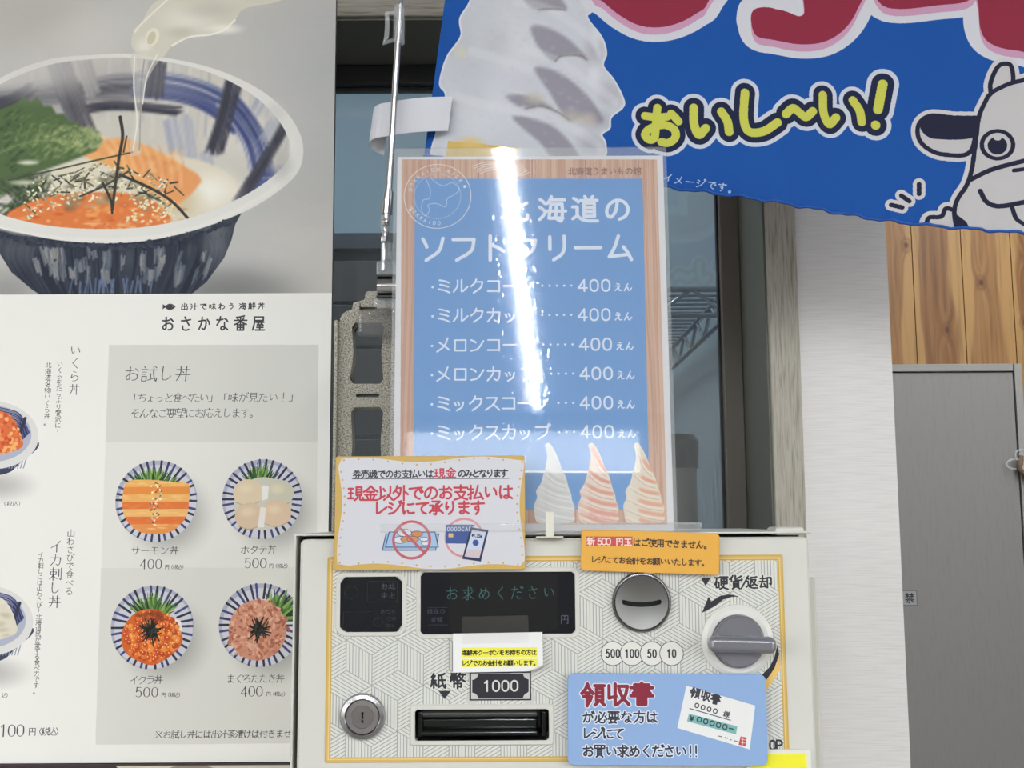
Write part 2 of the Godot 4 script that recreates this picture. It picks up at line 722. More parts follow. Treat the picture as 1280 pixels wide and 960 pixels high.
func build_window() -> void:
	var wood := grained(5, 0.02, [rgb(128, 122, 108), rgb(166, 160, 146), rgb(182, 177, 164), rgb(140, 134, 120)], Vector3(22, 1.4, 22), 0.6, 0.02)
	var wood_flat := grained(6, 0.02, [rgb(122, 116, 104), rgb(168, 160, 146), rgb(180, 174, 160), rgb(144, 138, 124)], Vector3(1.4, 24, 22), 0.6, 0.02)
	var bronze := flat(rgb(112, 112, 102), 0.45)
	var brown := flat(rgb(112, 106, 97), 0.5)
	var o := structure("trim_1", Vector3(0.277, 1.11, -0.38))
	wpart(o, "side_casing", block(Vector3(0.2625, 1.11, -0.455), Vector3(0.2935, 1.962, -0.297), 0.0015), wood)
	wpart(o, "head_casing", block(Vector3(-0.70, 1.9285, -0.455), Vector3(0.2625, 1.962, -0.297), 0.0015), wood_flat)
	wpart(o, "side_casing", block(Vector3(-0.70, 1.11, -0.455), Vector3(-0.668, 1.9285, -0.297), 0.0015), wood)
	wpart(o, "sill_casing", block(Vector3(-0.70, 1.11, -0.455), Vector3(0.2625, 1.14, -0.297), 0.0015), wood_flat)
	o = structure("window_1", Vector3(-0.2, 1.14, -0.43))
	wpart(o, "liner", block(Vector3(0.2603, 1.14, -0.45), Vector3(0.2625, 1.9285, -0.302)), bronze)
	wpart(o, "liner", block(Vector3(-0.668, 1.9262, -0.45), Vector3(0.2603, 1.9285, -0.302)), bronze)
	wpart(o, "stile", block(Vector3(0.2377, 1.14, -0.45), Vector3(0.2603, 1.926, -0.418), 0.002), brown)
	wpart(o, "stile", block(Vector3(-0.668, 1.14, -0.45), Vector3(-0.635, 1.926, -0.418), 0.002), brown)
	wpart(o, "head_rail", block(Vector3(-0.635, 1.9025, -0.45), Vector3(0.2377, 1.926, -0.418), 0.002), flat(rgb(58, 60, 60), 0.5))
	wpart(o, "sill_rail", block(Vector3(-0.635, 1.14, -0.45), Vector3(0.2377, 1.175, -0.418), 0.002), bronze)
	var gasket := flat(rgb(28, 30, 32), 0.5)
	wpart(o, "gasket", block(Vector3(0.2357, 1.175, -0.436), Vector3(0.2377, 1.9025, -0.426)), gasket)
	wpart(o, "gasket", block(Vector3(-0.635, 1.9005, -0.436), Vector3(0.2357, 1.9025, -0.426)), gasket)
	wpart(o, "pane", block(Vector3(-0.635, 1.175, -0.434), Vector3(0.2357, 1.9005, -0.429)), clear_plastic(0.07, 0.01))


func build_far_wall() -> void:
	var o := structure("wall_back", Vector3(0, 0, -3.5))
	wpart(o, "wall_slab", block(Vector3(-4.0, 0, -3.6), Vector3(4.0, 3.1, -3.42)), flat(rgb(120, 90, 60), 0.8))
	# cedar boards with knots; each board its own piece
	var x := 0.406
	var tones := [rgb(142, 98, 54), rgb(150, 106, 60), rgb(136, 92, 50), rgb(154, 110, 64)]
	# knots as (across, height in metres)
	var knots := {5: [Vector2(0.88, 2.445), Vector2(0.30, 2.13)], 6: [Vector2(0.62, 2.113), Vector2(0.35, 2.62)], 7: [Vector2(0.36, 2.297), Vector2(0.60, 2.75)], 8: [Vector2(0.30, 2.40), Vector2(0.20, 2.14)]}
	var i := 0
	while x + 0.19 < 4.0:
		var w := 0.19
		var t: Color = tones[i % 4]
		var m := flat(Color.WHITE, 0.55)
		m.albedo_texture = ImageTexture.create_from_image(board_picture(i, t, knots.get(i, [Vector2(0.5, 1.9 + 0.1 * (i % 5)), Vector2(0.3, 2.7)])))
		var bottom := 1.976 if x < 1.92 and x + w > 1.1 else 0.0
		var pl := plate(Vector2(x + w / 2, (3.1 + bottom) / 2), w - 0.002, 3.1 - bottom, 0.002, -3.42, -3.40, 0.001, [], Rect2(x, 1.7, w, 1.4))
		wpart(o, "plank", pl, [flat(t, 0.6), m])
		x += w
		i += 1
	var d := structure("door_1", Vector3(1.5, 0, -3.4))
	var grey := grained(12, 0.02, [rgb(142, 139, 135), rgb(149, 146, 142), rgb(146, 143, 139)], Vector3(7, 0.7, 7), 0.5, 0.0)
	wpart(d, "door_leaf", block(Vector3(1.12, 0.01, -3.40), Vector3(1.893, 1.943, -3.37), 0.002), grey)
	wpart(d, "frame_head", block(Vector3(1.09, 1.947, -3.41), Vector3(1.893, 1.975, -3.362), 0.002), flat(rgb(160, 157, 152), 0.5))
	wpart(d, "frame_side", block(Vector3(1.897, 0, -3.41), Vector3(1.925, 1.975, -3.362), 0.002), flat(rgb(166, 163, 158), 0.5))
	wpart(d, "frame_side", block(Vector3(1.09, 0, -3.41), Vector3(1.117, 1.947, -3.362), 0.002), flat(rgb(160, 157, 152), 0.5))
	var c := Canvas.new(56, 56, 4, rgb(120, 118, 120))
	c.rect(3, 3, 50, 50, rgb(172, 171, 172))
	c.letter("禁", 28, 28, 36, 4.2, rgb(70, 68, 74))
	var s := thing("door_sign", "small square grey sign with one dark kanji on the grey door", "sign", Vector3(1.463, 1.105, -3.37))
	var pl2 := plate(Vector2(0, 0.0), 0.056, 0.056, 0.002, 0.0, 0.002, 0.0, [], Rect2(-0.028, -0.028, 0.056, 0.056))
	part(s, "sign_plate", pl2, [flat(rgb(120, 118, 120)), printed(c)])


# end-grain free cedar: long streaks, a darker edge of sapwood lines and a few knots
func board_picture(i: int, t: Color, knots: Array) -> Image:
	var im := Image.create_empty(64, 448, false, Image.FORMAT_RGBA8)
	var n := FastNoiseLite.new()
	n.seed = 70 + i
	n.frequency = 0.03
	n.fractal_octaves = 3
	var sap := Color(0.70, 0.54, 0.33)
	for y in 448:
		for x in 64:
			var bend := 0.0
			var dark := 0.0
			var ring := 0.0
			for k: Vector2 in knots:
				var q := Vector2(k.x * 64.0, (3.1 - k.y) / 1.4 * 448.0)
				var d := Vector2((x - q.x) * 1.0, (y - q.y) * 0.75).length()
				bend += 8.0 * exp(-d * d / 160.0) * signf(x - q.x)
				dark = maxf(dark, clampf(1.4 - d / 3.2, 0.0, 1.0))
				ring = maxf(ring, clampf(1.0 - absf(d - 6.0) / 3.0, 0.0, 1.0))
			var g := n.get_noise_2d((x + bend) * 5.0, y * 0.2)
			var slow := n.get_noise_2d(x * 0.6 + 300.0, y * 0.12)
			var u := (x + bend * 0.5) / 64.0 + slow * 0.16
			var c := t.lightened(0.14 * g) if g > 0.0 else t.darkened(-0.26 * g)
			c = c.lerp(sap.darkened(maxf(0.0, -g) * 0.2), smoothstep(0.72, 0.80, u) + 1.0 - smoothstep(0.10, 0.16, u))
			c = c.lerp(Color(0.44, 0.28, 0.15), ring * 0.45)
			c = c.lerp(Color(0.30, 0.18, 0.10), dark * 0.85)
			im.set_pixel(x, y, c)
	return im


func build_kitchen() -> void:
	var blue_grey := flat(rgb(150, 168, 176), 0.7)
	var o := structure("wall_kitchen", Vector3(-0.6, 0, -2.45))
	wpart(o, "wall_slab", block(Vector3(-1.9, 0, -2.5), Vector3(0.317, 3.1, -2.4)), blue_grey)
	o = structure("wall_kitchen_side", Vector3(-1.95, 0, -1.4))
	wpart(o, "wall_slab", block(Vector3(-2.0, 0, -2.5), Vector3(-1.9, 3.1, -0.46)), blue_grey)
	# a wide cupboard of dark horizontal boards against the kitchen wall
	var t := thing("slatted_cupboard", "dark brown cupboard of horizontal boards behind the kitchen window", "cupboard", Vector3(-0.75, 0, -2.2))
	wpart(t, "carcass", block(Vector3(-1.6, 0, -2.398), Vector3(0.05, 2.12, -2.13)), flat(rgb(40, 36, 34), 0.6))
	var tones := [rgb(52, 45, 40), rgb(36, 33, 31), rgb(58, 50, 45), rgb(42, 37, 34)]
	for i in 17:
		var y0 := 0.06 + i * 0.12
		wpart(t, "slat", block(Vector3(-1.6, y0, -2.13), Vector3(0.05, y0 + 0.112, -2.115), 0.003), flat(tones[i % 4], 0.5))
	wpart(t, "top_board", block(Vector3(-1.62, 2.12, -2.398), Vector3(0.07, 2.165, -2.10), 0.003), flat(rgb(34, 40, 50), 0.5))
	# wire shelving by the partition
	t = thing("wire_rack", "steel wire shelf rack seen through the kitchen window", "rack", Vector3(0.17, 0, -1.0))
	var steel := flat(rgb(176, 182, 186), 0.3, 0.8)
	for px in [0.045, 0.285]:
		for pz in [-0.62, -1.5]:
			var g := Geo.new()
			g.tube([Vector3(px, 0.0, pz), Vector3(px, 1.95, pz)], 0.011, 10)
			wpart(t, "post", g, steel)
	for y in [0.4, 1.30, 1.70]:
		var g := Geo.new()
		for px in [0.045, 0.285]:
			g.tube([Vector3(px, y, -0.62), Vector3(px, y, -1.5)], 0.004, 6)
			g.tube([Vector3(px, y - 0.035, -0.62), Vector3(px, y - 0.035, -1.5)], 0.0035, 6)
			for k in 14:
				var za := -0.62 - k * 0.88 / 14
				g.tube([Vector3(px, y if k % 2 == 0 else y - 0.035, za), Vector3(px, y - 0.035 if k % 2 == 0 else y, za - 0.88 / 14)], 0.0028, 6)
		for pz in [-0.62, -1.5]:
			g.tube([Vector3(0.045, y, pz), Vector3(0.285, y, pz)], 0.004, 6)
			g.tube([Vector3(0.045, y - 0.035, pz), Vector3(0.285, y - 0.035, pz)], 0.0035, 6)
			for k in 5:
				var xa := 0.045 + k * 0.048
				g.tube([Vector3(xa, y if k % 2 == 0 else y - 0.035, pz), Vector3(xa + 0.048, y - 0.035 if k % 2 == 0 else y, pz)], 0.0028, 6)
		for k in 27:
			var za := -0.65 - k * 0.032
			g.tube([Vector3(0.045, y + 0.004, za), Vector3(0.285, y + 0.004, za)], 0.0022, 6)
		wpart(t, "wire_shelf", g, steel)
	# a stock pot on the middle shelf
	t = thing("stock_pot", "beige pot with a black lid on the wire rack", "pot", Vector3(0.225, 1.3065, -0.80))
	var g := Geo.new()
	g.lathe([Vector2(0, 0), Vector2(0.038, 0), Vector2(0.042, 0.006), Vector2(0.042, 0.165), Vector2(0.0, 0.165)], Vector3.ZERO, Vector3(0, 1, 0), 32)
	part(t, "pot_body", g, flat(rgb(148, 142, 130), 0.45))
	g = Geo.new()
	g.lathe([Vector2(0, 0.165), Vector2(0.045, 0.165), Vector2(0.046, 0.205), Vector2(0.040, 0.214), Vector2(0.0, 0.217)], Vector3.ZERO, Vector3(0, 1, 0), 32)
	part(t, "pot_lid", g, flat(rgb(26, 28, 34), 0.35))
	# unseen lamp, added to brighten the room behind the glass
	var l := thing("added_kitchen_lamp", "short white batten lamp, unseen, added to light the kitchen", "lamp", Vector3(-0.7, 3.1, -1.3))
	g = Geo.new()
	g.rbox(Vector3(0, -0.02, 0), Vector3(0.9, 0.04, 0.09), 0.005)
	part(l, "housing", g, flat(Color(0.9, 0.9, 0.9), 0.5))
	g = Geo.new()
	g.tube([Vector3(-0.43, -0.056, 0), Vector3(0.43, -0.056, 0)], 0.014, 12)
	var m := flat(Color.WHITE, 0.4)
	m.emission_enabled = true
	m.emission = Color(0.9, 0.96, 1.0)
	m.emission_energy_multiplier = 2.0
	part(l, "lamp_tube", g, m)
	var a := AreaLight3D.new()
	a.name = "lamp_light"
	a.area_size = Vector2(0.86, 0.03)
	a.light_energy = 1.9
	a.light_color = Color(0.88, 0.95, 1.0)
	a.position = Vector3(0, -0.075, 0)
	a.rotation = Vector3(-PI / 2, 0, 0)
	a.area_range = 6.0
	a.area_attenuation = 2.0
	a.shadow_enabled = true
	l.add_child(a)


func build_counter() -> void:
	var t := thing("counter", "wooden service counter under the ticket machine", "counter", Vector3(-0.25, 0, -0.14))
	var wood := grained(41, 0.02, [rgb(120, 96, 70), rgb(160, 130, 96), rgb(140, 112, 82)], Vector3(1.2, 20, 20), 0.5)
	wpart(t, "worktop", block(Vector3(-0.95, 0.965, -0.299), Vector3(0.36, 1.0, 0.06), 0.004), wood)
	wpart(t, "front_board", block(Vector3(-0.93, 0.0, -0.299), Vector3(0.34, 0.965, 0.02), 0.002), flat(rgb(190, 186, 178), 0.6))


# ---------------------------------------------------------------- the menu board

func build_menu_board() -> void:
	var t := thing("display_box", "dark brown display box with a beige print under the menu board", "box", Vector3(-0.39, 1.0, -0.2))
	var c := Canvas.new(440, 186, 2, rgb(66, 52, 56))
	c.shape([252, 0, 440, 0, 440, 40, 300, 40, 262, 14], rgb(205, 196, 180))
	c.shape([300, 4, 330, 0, 350, 12, 320, 20], rgb(150, 140, 126), true)
	var pl := plate(Vector2(-0.385, 1.093), 0.435, 0.186, 0.002, -0.26, -0.196, 0.001, [], Rect2(-0.6025, 1.0, 0.435, 0.186))
	wpart(t, "box_shell", pl, [flat(rgb(58, 46, 48), 0.6), printed(c, 0.6)])
	t = thing("menu_board", "large upright menu board with a rice bowl photograph and price list", "menu board", Vector3(-0.384, 1.1865, -0.203))
	var up := Geo.new()
	var down := Geo.new()
	var frame := Geo.new()
	var lo := 1.6115
	frame.rbox(Vector3(-0.384, 1.56825, -0.2040), Vector3(0.432, 0.7635, 0.0060), 0.0004)
	up.cap(PackedVector2Array([Vector2(-0.5998, lo), Vector2(-0.1682, lo), Vector2(-0.1682, 1.9498), Vector2(-0.5998, 1.9498)]), [], -0.2007, 1.0, Rect2(-0.6, lo, 0.432, 0.3385))
	down.cap(PackedVector2Array([Vector2(-0.5998, 1.1867), Vector2(-0.1682, 1.1867), Vector2(-0.1682, lo), Vector2(-0.5998, lo)]), [], -0.2007, 1.0, Rect2(-0.6, 1.1865, 0.432, 0.425))
	wpart(t, "board", frame, flat(rgb(70, 72, 74), 0.6))
	wpart(t, "printed_photograph", up, printed(bowl_photograph(), 0.55), "printed photograph of broth poured over a salmon rice bowl")
	wpart(t, "printed_menu", down, printed(menu_print(), 0.55), "white printed menu with four small bowls and prices")


# a brushed band of glaze: many bristle lines side by side along a path, as the printed bowl shows
func bristles(c: Canvas, r: RandomNumberGenerator, xy: Array, width: float, tones: Array, count: int) -> void:
	for i in count:
		var off := (float(i) / (count - 1) - 0.5) * width
		var p := []
		var n := xy.size() / 2
		for q in n:
			var a := Vector2(xy[maxi(q - 1, 0) * 2], xy[maxi(q - 1, 0) * 2 + 1])
			var b := Vector2(xy[mini(q + 1, n - 1) * 2], xy[mini(q + 1, n - 1) * 2 + 1])
			var side := (b - a).normalized().orthogonal()
			var along := (b - a).normalized() * (r.randf_range(-5, 2) if q == 0 else r.randf_range(-2, 5) if q == n - 1 else 0.0)
			p.append(xy[q * 2] + side.x * (off + r.randf_range(-0.6, 0.6)) + along.x)
			p.append(xy[q * 2 + 1] + side.y * (off + r.randf_range(-0.6, 0.6)) + along.y)
		c.stroke(p, width / count * r.randf_range(0.8, 2.2), tones[r.randi() % tones.size()])


func bowl_photograph() -> Canvas:
	var c := Canvas.new(432, 338.5, 4, rgb(196, 194, 188))
	var r := RandomNumberGenerator.new()
	r.seed = 4
	# backdrop
	for i in 70:
		c.dab(r.randf_range(60, 440), r.randf_range(0, 330), r.randf_range(50, 110), r.randf_range(40, 90), [rgb(204, 202, 196, 40), rgb(186, 185, 180, 40), rgb(190, 191, 190, 40)][i % 3])
	c.dab(138.7, 65.2, 90, 60, rgb(178, 175, 168, 150))
	c.dab(201.1, 81.7, 60, 40, rgb(212, 210, 203, 120))
	c.dab(413.3, 99.0, 70, 120, rgb(178, 180, 180, 110))
	c.dab(418.6, 194.5, 60, 90, rgb(184, 187, 188, 90))
	for i in 3:
		c.dab(334.7, 339.5, 110 - i * 20, 46 - i * 8, rgb(120, 121, 120, 120))
	c.dab(125.1, 338.4, 60, 40, rgb(130, 130, 130, 160))
	# outside of the bowl
	var body := c.path([58.1, 278.2, 110.9, 278.5, 119.5, 300.1, 130.8, 317.1, 151.1, 334.0, 166.5, 343.9, 293.7, 344.6, 314.2, 327.2, 330.1, 304.3, 336.4, 287.5, 339.8, 272.0, 347.0, 258.1, 268.9, 271.7, 163.3, 271.1], false, true)
	var kept := c.begin()
	c.shape([49.2, 255.0, 419.2, 233.6, 421.1, 356.7, 54.9, 354.7], rgb(58, 64, 74))
	for i in 60:
		var bx := r.randf_range(0, 290)
		c.dab(140 + bx * 0.72, r.randf_range(285, 336), r.randf_range(4, 12), r.randf_range(8, 18), [rgb(40, 46, 60, 150), rgb(84, 90, 98, 120), rgb(52, 62, 86, 130)][i % 3])
	for i in 60:
		var x := r.randf_range(124, 340)
		bristles(c, r, [x, 286.0, x + r.randf_range(-3, 3), 306.0, x - (x - 235.0) * 0.22, 340.0], r.randf_range(3, 9), [rgb(38, 44, 58), rgb(48, 54, 68), rgb(56, 62, 76)], 4)
	for i in 34:
		var x := r.randf_range(150, 320)
		var y := r.randf_range(292, 318)
		var e := r.randf_range(-0.2, 0.2) - (x - 235.0) * 0.004
		bristles(c, r, [x, y, x + e * 10.0, y + r.randf_range(7, 15)], r.randf_range(2.5, 7.0), [rgb(118, 122, 128, 200), rgb(140, 142, 144, 200), rgb(96, 104, 118, 200), rgb(160, 160, 156, 180)], 5)
	for i in 24:
		var x := 205 + r.randf_range(-20, 80)
		c.stroke([x, 324 + r.randf_range(-3, 3), x + r.randf_range(-3, 3), 338], r.randf_range(0.8, 2.2), rgb(108, 122, 152, 190), true)
	c.soften(2)
	c.dab(133.9, 286.4, 40, 40, rgb(150, 152, 152, 90))
	c.dab(224.2, 286.8, 150, 10, rgb(30, 34, 44, 150))
	c.dab(322.1, 287.4, 24, 40, rgb(150, 152, 156, 120))
	c.end(kept, body)
	# rim and inside
	var rim := [68.5, 192.6, 81.6, 153.1, 110.9, 127.0, 156.1, 108.8, 202.0, 104.3, 236.5, 103.7, 286.7, 111.1, 325.4, 122.6, 360.3, 140.3, 384.5, 161.1, 398.6, 182.5, 402.7, 202.2, 397.8, 221.8, 381.4, 238.9, 351.6, 258.2, 310.5, 275.0, 265.6, 286.3, 224.3, 289.9, 179.1, 287.4, 141.1, 280.2, 110.5, 270.8, 78.6, 239.6]
	c.shape(rim, rgb(226, 225, 219), true)
	var inside := c.path([68.9, 200.4, 82.0, 161.0, 111.2, 133.4, 156.3, 114.4, 202.1, 108.3, 236.7, 107.7, 286.9, 115.2, 324.0, 128.2, 355.1, 146.7, 376.2, 167.4, 388.0, 188.0, 389.8, 203.7, 382.5, 217.8, 362.4, 234.9, 336.3, 250.3, 302.6, 264.1, 261.4, 273.2, 223.8, 276.0, 178.5, 274.3, 140.5, 267.9, 109.8, 256.9, 78.2, 231.8], true, true)
	kept = c.begin()
	c.rect(60, 40, 372, 300, rgb(206, 202, 192))
	c.dab(157.3, 137.6, 90, 50, rgb(150, 148, 146, 220))
	c.dab(226.0, 130.0, 80, 40, rgb(168, 165, 162, 160))
	c.dab(342.1, 178.3, 50, 50, rgb(226, 224, 216, 150))
	c.dab(305.8, 240.8, 60, 40, rgb(232, 228, 214, 230))
	for i in 60:
		var x := r.randf_range(130, 400)
		var top := 95 + absf(x - 235) * 0.2
		c.stroke([x, top + r.randf_range(-30, 20), x + (235 - x) * 0.06, top + r.randf_range(40, 90)], r.randf_range(1.0, 4.0), [rgb(176, 176, 178, 90), rgb(228, 225, 216, 90), rgb(150, 156, 172, 80)][i % 3], true, 0.3)
	# brushed indigo bands round the inner wall
	var grey_ink := [rgb(96, 94, 100), rgb(112, 110, 116), rgb(84, 84, 92), rgb(132, 130, 134), rgb(150, 148, 150)]
	var blue_ink := [rgb(70, 80, 130), rgb(88, 98, 142), rgb(58, 66, 108), rgb(120, 128, 160), rgb(196, 198, 204), rgb(64, 74, 120), rgb(100, 112, 156)]
	var black_ink := [rgb(62, 62, 74), rgb(72, 72, 84), rgb(56, 56, 68), rgb(84, 84, 94)]
	bristles(c, r, [104.4, 151.6, 142.3, 143.1, 188.0, 139.4, 241.5, 136.5], 24, grey_ink, 26)
	bristles(c, r, [104.7, 156.4, 127.2, 147.0, 142.0, 137.5], 12, black_ink, 14)
	bristles(c, r, [191.1, 139.4, 218.4, 133.2, 253.6, 131.8], 16, black_ink + grey_ink, 18)
	bristles(c, r, [191.9, 158.5, 226.9, 155.5, 282.1, 160.5], 8, black_ink, 10)
	bristles(c, r, [241.4, 133.3, 283.7, 138.3, 317.0, 151.2, 342.0, 172.0], 26, blue_ink, 34)
	bristles(c, r, [327.7, 149.7, 346.6, 173.6, 359.3, 198.9, 366.2, 234.9], 22, blue_ink, 30)
	for i in 14:
		c.stroke([355.6, 234.9, 376.5, 220.9].map(func(q): return q + r.randf_range(-9, 9)), 1.0, blue_ink[i % 7])
	bristles(c, r, [167.0, 113.7, 175.7, 137.7, 194.4, 182.2], 20, grey_ink.slice(0, 3) + [rgb(90, 88, 92)], 20)
	bristles(c, r, [190.0, 112.2, 200.4, 142.6], 13, [rgb(150, 148, 148), rgb(164, 161, 160), rgb(140, 138, 140)], 12)
	bristles(c, r, [261.4, 112.6, 258.7, 144.5], 16, black_ink, 15)
	bristles(c, r, [334.9, 132.2, 326.7, 170.3, 318.3, 200.2], 15, black_ink, 16)
	bristles(c, r, [385.4, 172.2, 368.6, 206.8, 343.8, 248.8], 10, black_ink, 12)
	for q in [[290.0, 168.5, 295.8, 209.5], [274.8, 170.0, 281.8, 201.6], [308.5, 201.7, 314.4, 223.7], [364.3, 145.1, 355.5, 162.5], [376.3, 170.6, 365.2, 191.0]]:
		bristles(c, r, q, 11, [rgb(168, 172, 188, 150), rgb(196, 196, 198, 150), rgb(152, 158, 182, 150)], 9)
	# steam-paled back of the bowl
	c.dab(133.8, 125.5, 80, 30, rgb(205, 203, 198, 120))
	# broth
	c.ellipse(245.1, 237.4, 95.64, 35.31, rgb(224, 216, 196))
	c.dab(314.8, 239.3, 40, 26, rgb(244, 241, 228, 250))
	c.dab(287.1, 248.5, 30, 24, rgb(206, 190, 150, 200))
	# salmon
	c.shape([190.6, 201.1, 226.6, 187.1, 266.6, 201.5, 305.4, 226.8, 298.1, 237.7, 284.9, 253.1, 268.2, 248.4, 229.3, 220.9], rgb(238, 174, 110), true)
	c.shape([240.2, 206.1, 270.7, 209.4, 305.4, 226.8, 284.9, 251.6, 264.8, 237.5], rgb(234, 162, 104), true)
	for i in 26:
		var x := r.randf_range(205, 285)
		c.dab(x, 190 + (x - 200) * 0.26 + r.randf_range(-8, 14), 9, 4, [rgb(246, 194, 130, 130), rgb(224, 146, 90, 130), rgb(244, 206, 160, 110)][i % 3])
	for i in 16:
		c.stroke([210.0 + i * 5, 188.0 + i * 0.6, 222.0 + i * 4.6, 204.0 + i * 1.2, 226.0 + i * 4.4, 222.0 + i], 1.6, [rgb(248, 204, 150, 130), rgb(226, 150, 92, 120)][i % 2])
	c.soften(3)
	# green leaf
	c.shape([82.0, 161.0, 112.4, 158.0, 127.4, 151.8, 134.7, 145.5, 141.2, 151.8, 147.0, 145.5, 153.5, 155.1, 161.2, 155.1, 166.1, 163.1, 173.8, 163.1, 178.7, 171.1, 187.9, 172.7, 194.3, 180.6, 203.5, 182.3, 211.4, 188.6, 205.7, 199.6, 183.3, 208.9, 153.4, 219.7, 124.0, 239.8, 87.1, 256.7], rgb(86, 108, 70))
	for i in 420:
		var u := r.randf()
		var v := r.randf()
		var x := lerpf(113, 208, u)
		var y := lerpf(lerpf(156, 182, u), lerpf(226, 196, u), v)
		var lit := u * 0.7 + (1.0 - absf(v - 0.45) * 1.4) * 0.3 + r.randf_range(-0.25, 0.25)
		var col: Color = rgb(58, 76, 52) if lit < 0.22 else rgb(82, 104, 66) if lit < 0.42 else rgb(112, 134, 84) if lit < 0.62 else rgb(148, 164, 108) if lit < 0.82 else rgb(174, 184, 132)
		var long := r.randf_range(3, 8)
		c.stroke([x, y, x + long * 0.8, y - long * r.randf_range(0.1, 0.9)], r.randf_range(0.9, 2.4), col, true, 0.75)
	c.stroke([114.5, 200.7, 144.4, 189.8, 182.5, 190.0, 205.4, 191.7], 1.0, rgb(150, 166, 112))
	for i in 8:
		c.stroke([128.0 + i * 9.5, 190.0 - i * 0.6, 134.0 + i * 9.5, 172.0 + i * 0.8], 0.8, rgb(136, 152, 100))
	for i in 70:
		c.stroke([r.randf_range(108, 150), r.randf_range(226, 282), r.randf_range(140, 172), r.randf_range(218, 266)], r.randf_range(0.8, 3.0), [rgb(48, 62, 46), rgb(66, 84, 56), rgb(84, 100, 72), rgb(38, 48, 40)][i % 4], true, 0.6)
	for i in 5:
		c.dab(141.6, 211.0, 14, 3, rgb(232, 230, 214, 120))
	c.dab(138.7, 230.6, 22, 4, rgb(226, 222, 200, 220))
	c.soften(2)
	# glazed roe and salmon in front
	c.shape([123.8, 264.7, 139.7, 251.6, 169.6, 242.4, 207.3, 240.3, 249.1, 243.6, 272.2, 257.7, 277.9, 270.2, 254.1, 280.8, 163.7, 280.4], rgb(226, 128, 70), true)
	for i in 90:
		c.dab(r.randf_range(130, 290), r.randf_range(246, 284), r.randf_range(2, 8), r.randf_range(1.5, 4), [rgb(240, 158, 84, 150), rgb(206, 96, 52, 150), rgb(236, 140, 92, 150), rgb(250, 196, 130, 120)][i % 4])
	for i in 40:
		c.dab(r.randf_range(205, 262), r.randf_range(268, 282), r.randf_range(1, 2.4), 1.0, rgb(255, 238, 206, 220))
	c.soften(3)
	for i in 40:
		c.dab(r.randf_range(140, 285), r.randf_range(250, 282), r.randf_range(3, 9), r.randf_range(1.5, 3), [rgb(246, 176, 104, 170), rgb(196, 84, 44, 150), rgb(252, 214, 160, 150)][i % 3])
	for i in 30:
		c.dab(r.randf_range(180, 262), r.randf_range(222, 256), r.randf_range(6, 14), r.randf_range(4, 8), [rgb(150, 142, 112, 150), rgb(96, 92, 74, 150), rgb(196, 188, 152, 130)][i % 3])
	# shredded seaweed and sesame
	for i in 70:
		var x := r.randf_range(140, 285)
		var y := 222 + absf(x - 215) * 0.26 + r.randf_range(-12, 16)
		c.stroke([x, y, x + r.randf_range(-14, 14), y + r.randf_range(-9, 9)], r.randf_range(0.8, 2.0), [rgb(58, 60, 54), rgb(84, 86, 72), rgb(112, 112, 92)][i % 3])
	for i in 230:
		var x := r.randf_range(140, 275)
		var y := 226 + absf(x - 212) * 0.3 + r.randf_range(-16, 20)
		c.ellipse(x, y, r.randf_range(0.9, 2.2), r.randf_range(0.7, 1.2), [rgb(228, 220, 188), rgb(198, 188, 150), rgb(166, 160, 128), rgb(240, 234, 210)][i % 4], r.randf_range(-1, 1))
	for i in 34:
		c.ellipse(r.randf_range(235, 282), r.randf_range(248, 270), r.randf_range(1.3, 2.2), 1.2, rgb(236, 222, 180), r.randf_range(-1, 1))
	c.stroke([123.5, 228.1, 161.0, 219.7, 206.1, 209.0, 240.0, 201.4], 1.6, rgb(78, 82, 66))
	c.stroke([227.3, 166.6, 230.3, 185.6, 227.4, 209.1, 223.1, 257.5], 3.2, rgb(62, 60, 56), true, 0.2)
	c.stroke([234.1, 185.6, 231.7, 201.3], 1.6, rgb(72, 70, 62))
	c.stroke([229.4, 223.2, 260.2, 237.5, 279.6, 250.0, 295.9, 267.2], 2.6, rgb(56, 58, 54))
	c.stroke([192.4, 244.1, 214.7, 234.1, 236.9, 220.2], 2.0, rgb(70, 72, 62))
	c.stroke([213.0, 231.0, 221.3, 248.1, 223.2, 260.6], 2.2, rgb(56, 58, 52))
	c.soften(1)
	c.dab(156.6, 121.6, 110, 40, rgb(206, 204, 199, 120))
	c.dab(264.3, 130.2, 80, 40, rgb(212, 210, 205, 60))
	c.end(kept, inside)
	# pooled dark glaze under the front of the rim, and marks on its lip
	var under := [110.9, 280.1, 141.4, 287.2, 179.3, 292.0, 224.5, 293.8, 265.8, 290.9, 306.9, 281.1, 341.2, 265.9, 371.0, 248.9, 390.3, 230.4]
	for i in 120:
		var f := i / 119.0 * 5.75
		var q := int(f)
		var p := Vector2(under[q * 2], under[q * 2 + 1]).lerp(Vector2(under[q * 2 + 2], under[q * 2 + 3]), f - q)
		var thick := 1.0 if f < 6.0 else 0.45
		c.ellipse(p.x + r.randf_range(-2, 2), p.y + r.randf_range(-2.2, 1.5), r.randf_range(1.5, 5.0) * thick, r.randf_range(1.0, 3.2) * thick, [rgb(46, 52, 66), rgb(54, 60, 74), rgb(62, 68, 82)][i % 3], r.randf_range(-0.4, 0.4))
	c.soften(1)
	for i in 50:
		var f := i / 49.0 * (under.size() / 2 - 1.001)
		var q := int(f)
		var p := Vector2(under[q * 2], under[q * 2 + 1]).lerp(Vector2(under[q * 2 + 2], under[q * 2 + 3]), f - q)
		c.dab(p.x, p.y - 7.0, 7, 3.2, rgb(240, 239, 232, 120))
	c.dab(382.4, 213.9, 16, 26, rgb(180, 180, 176, 150))
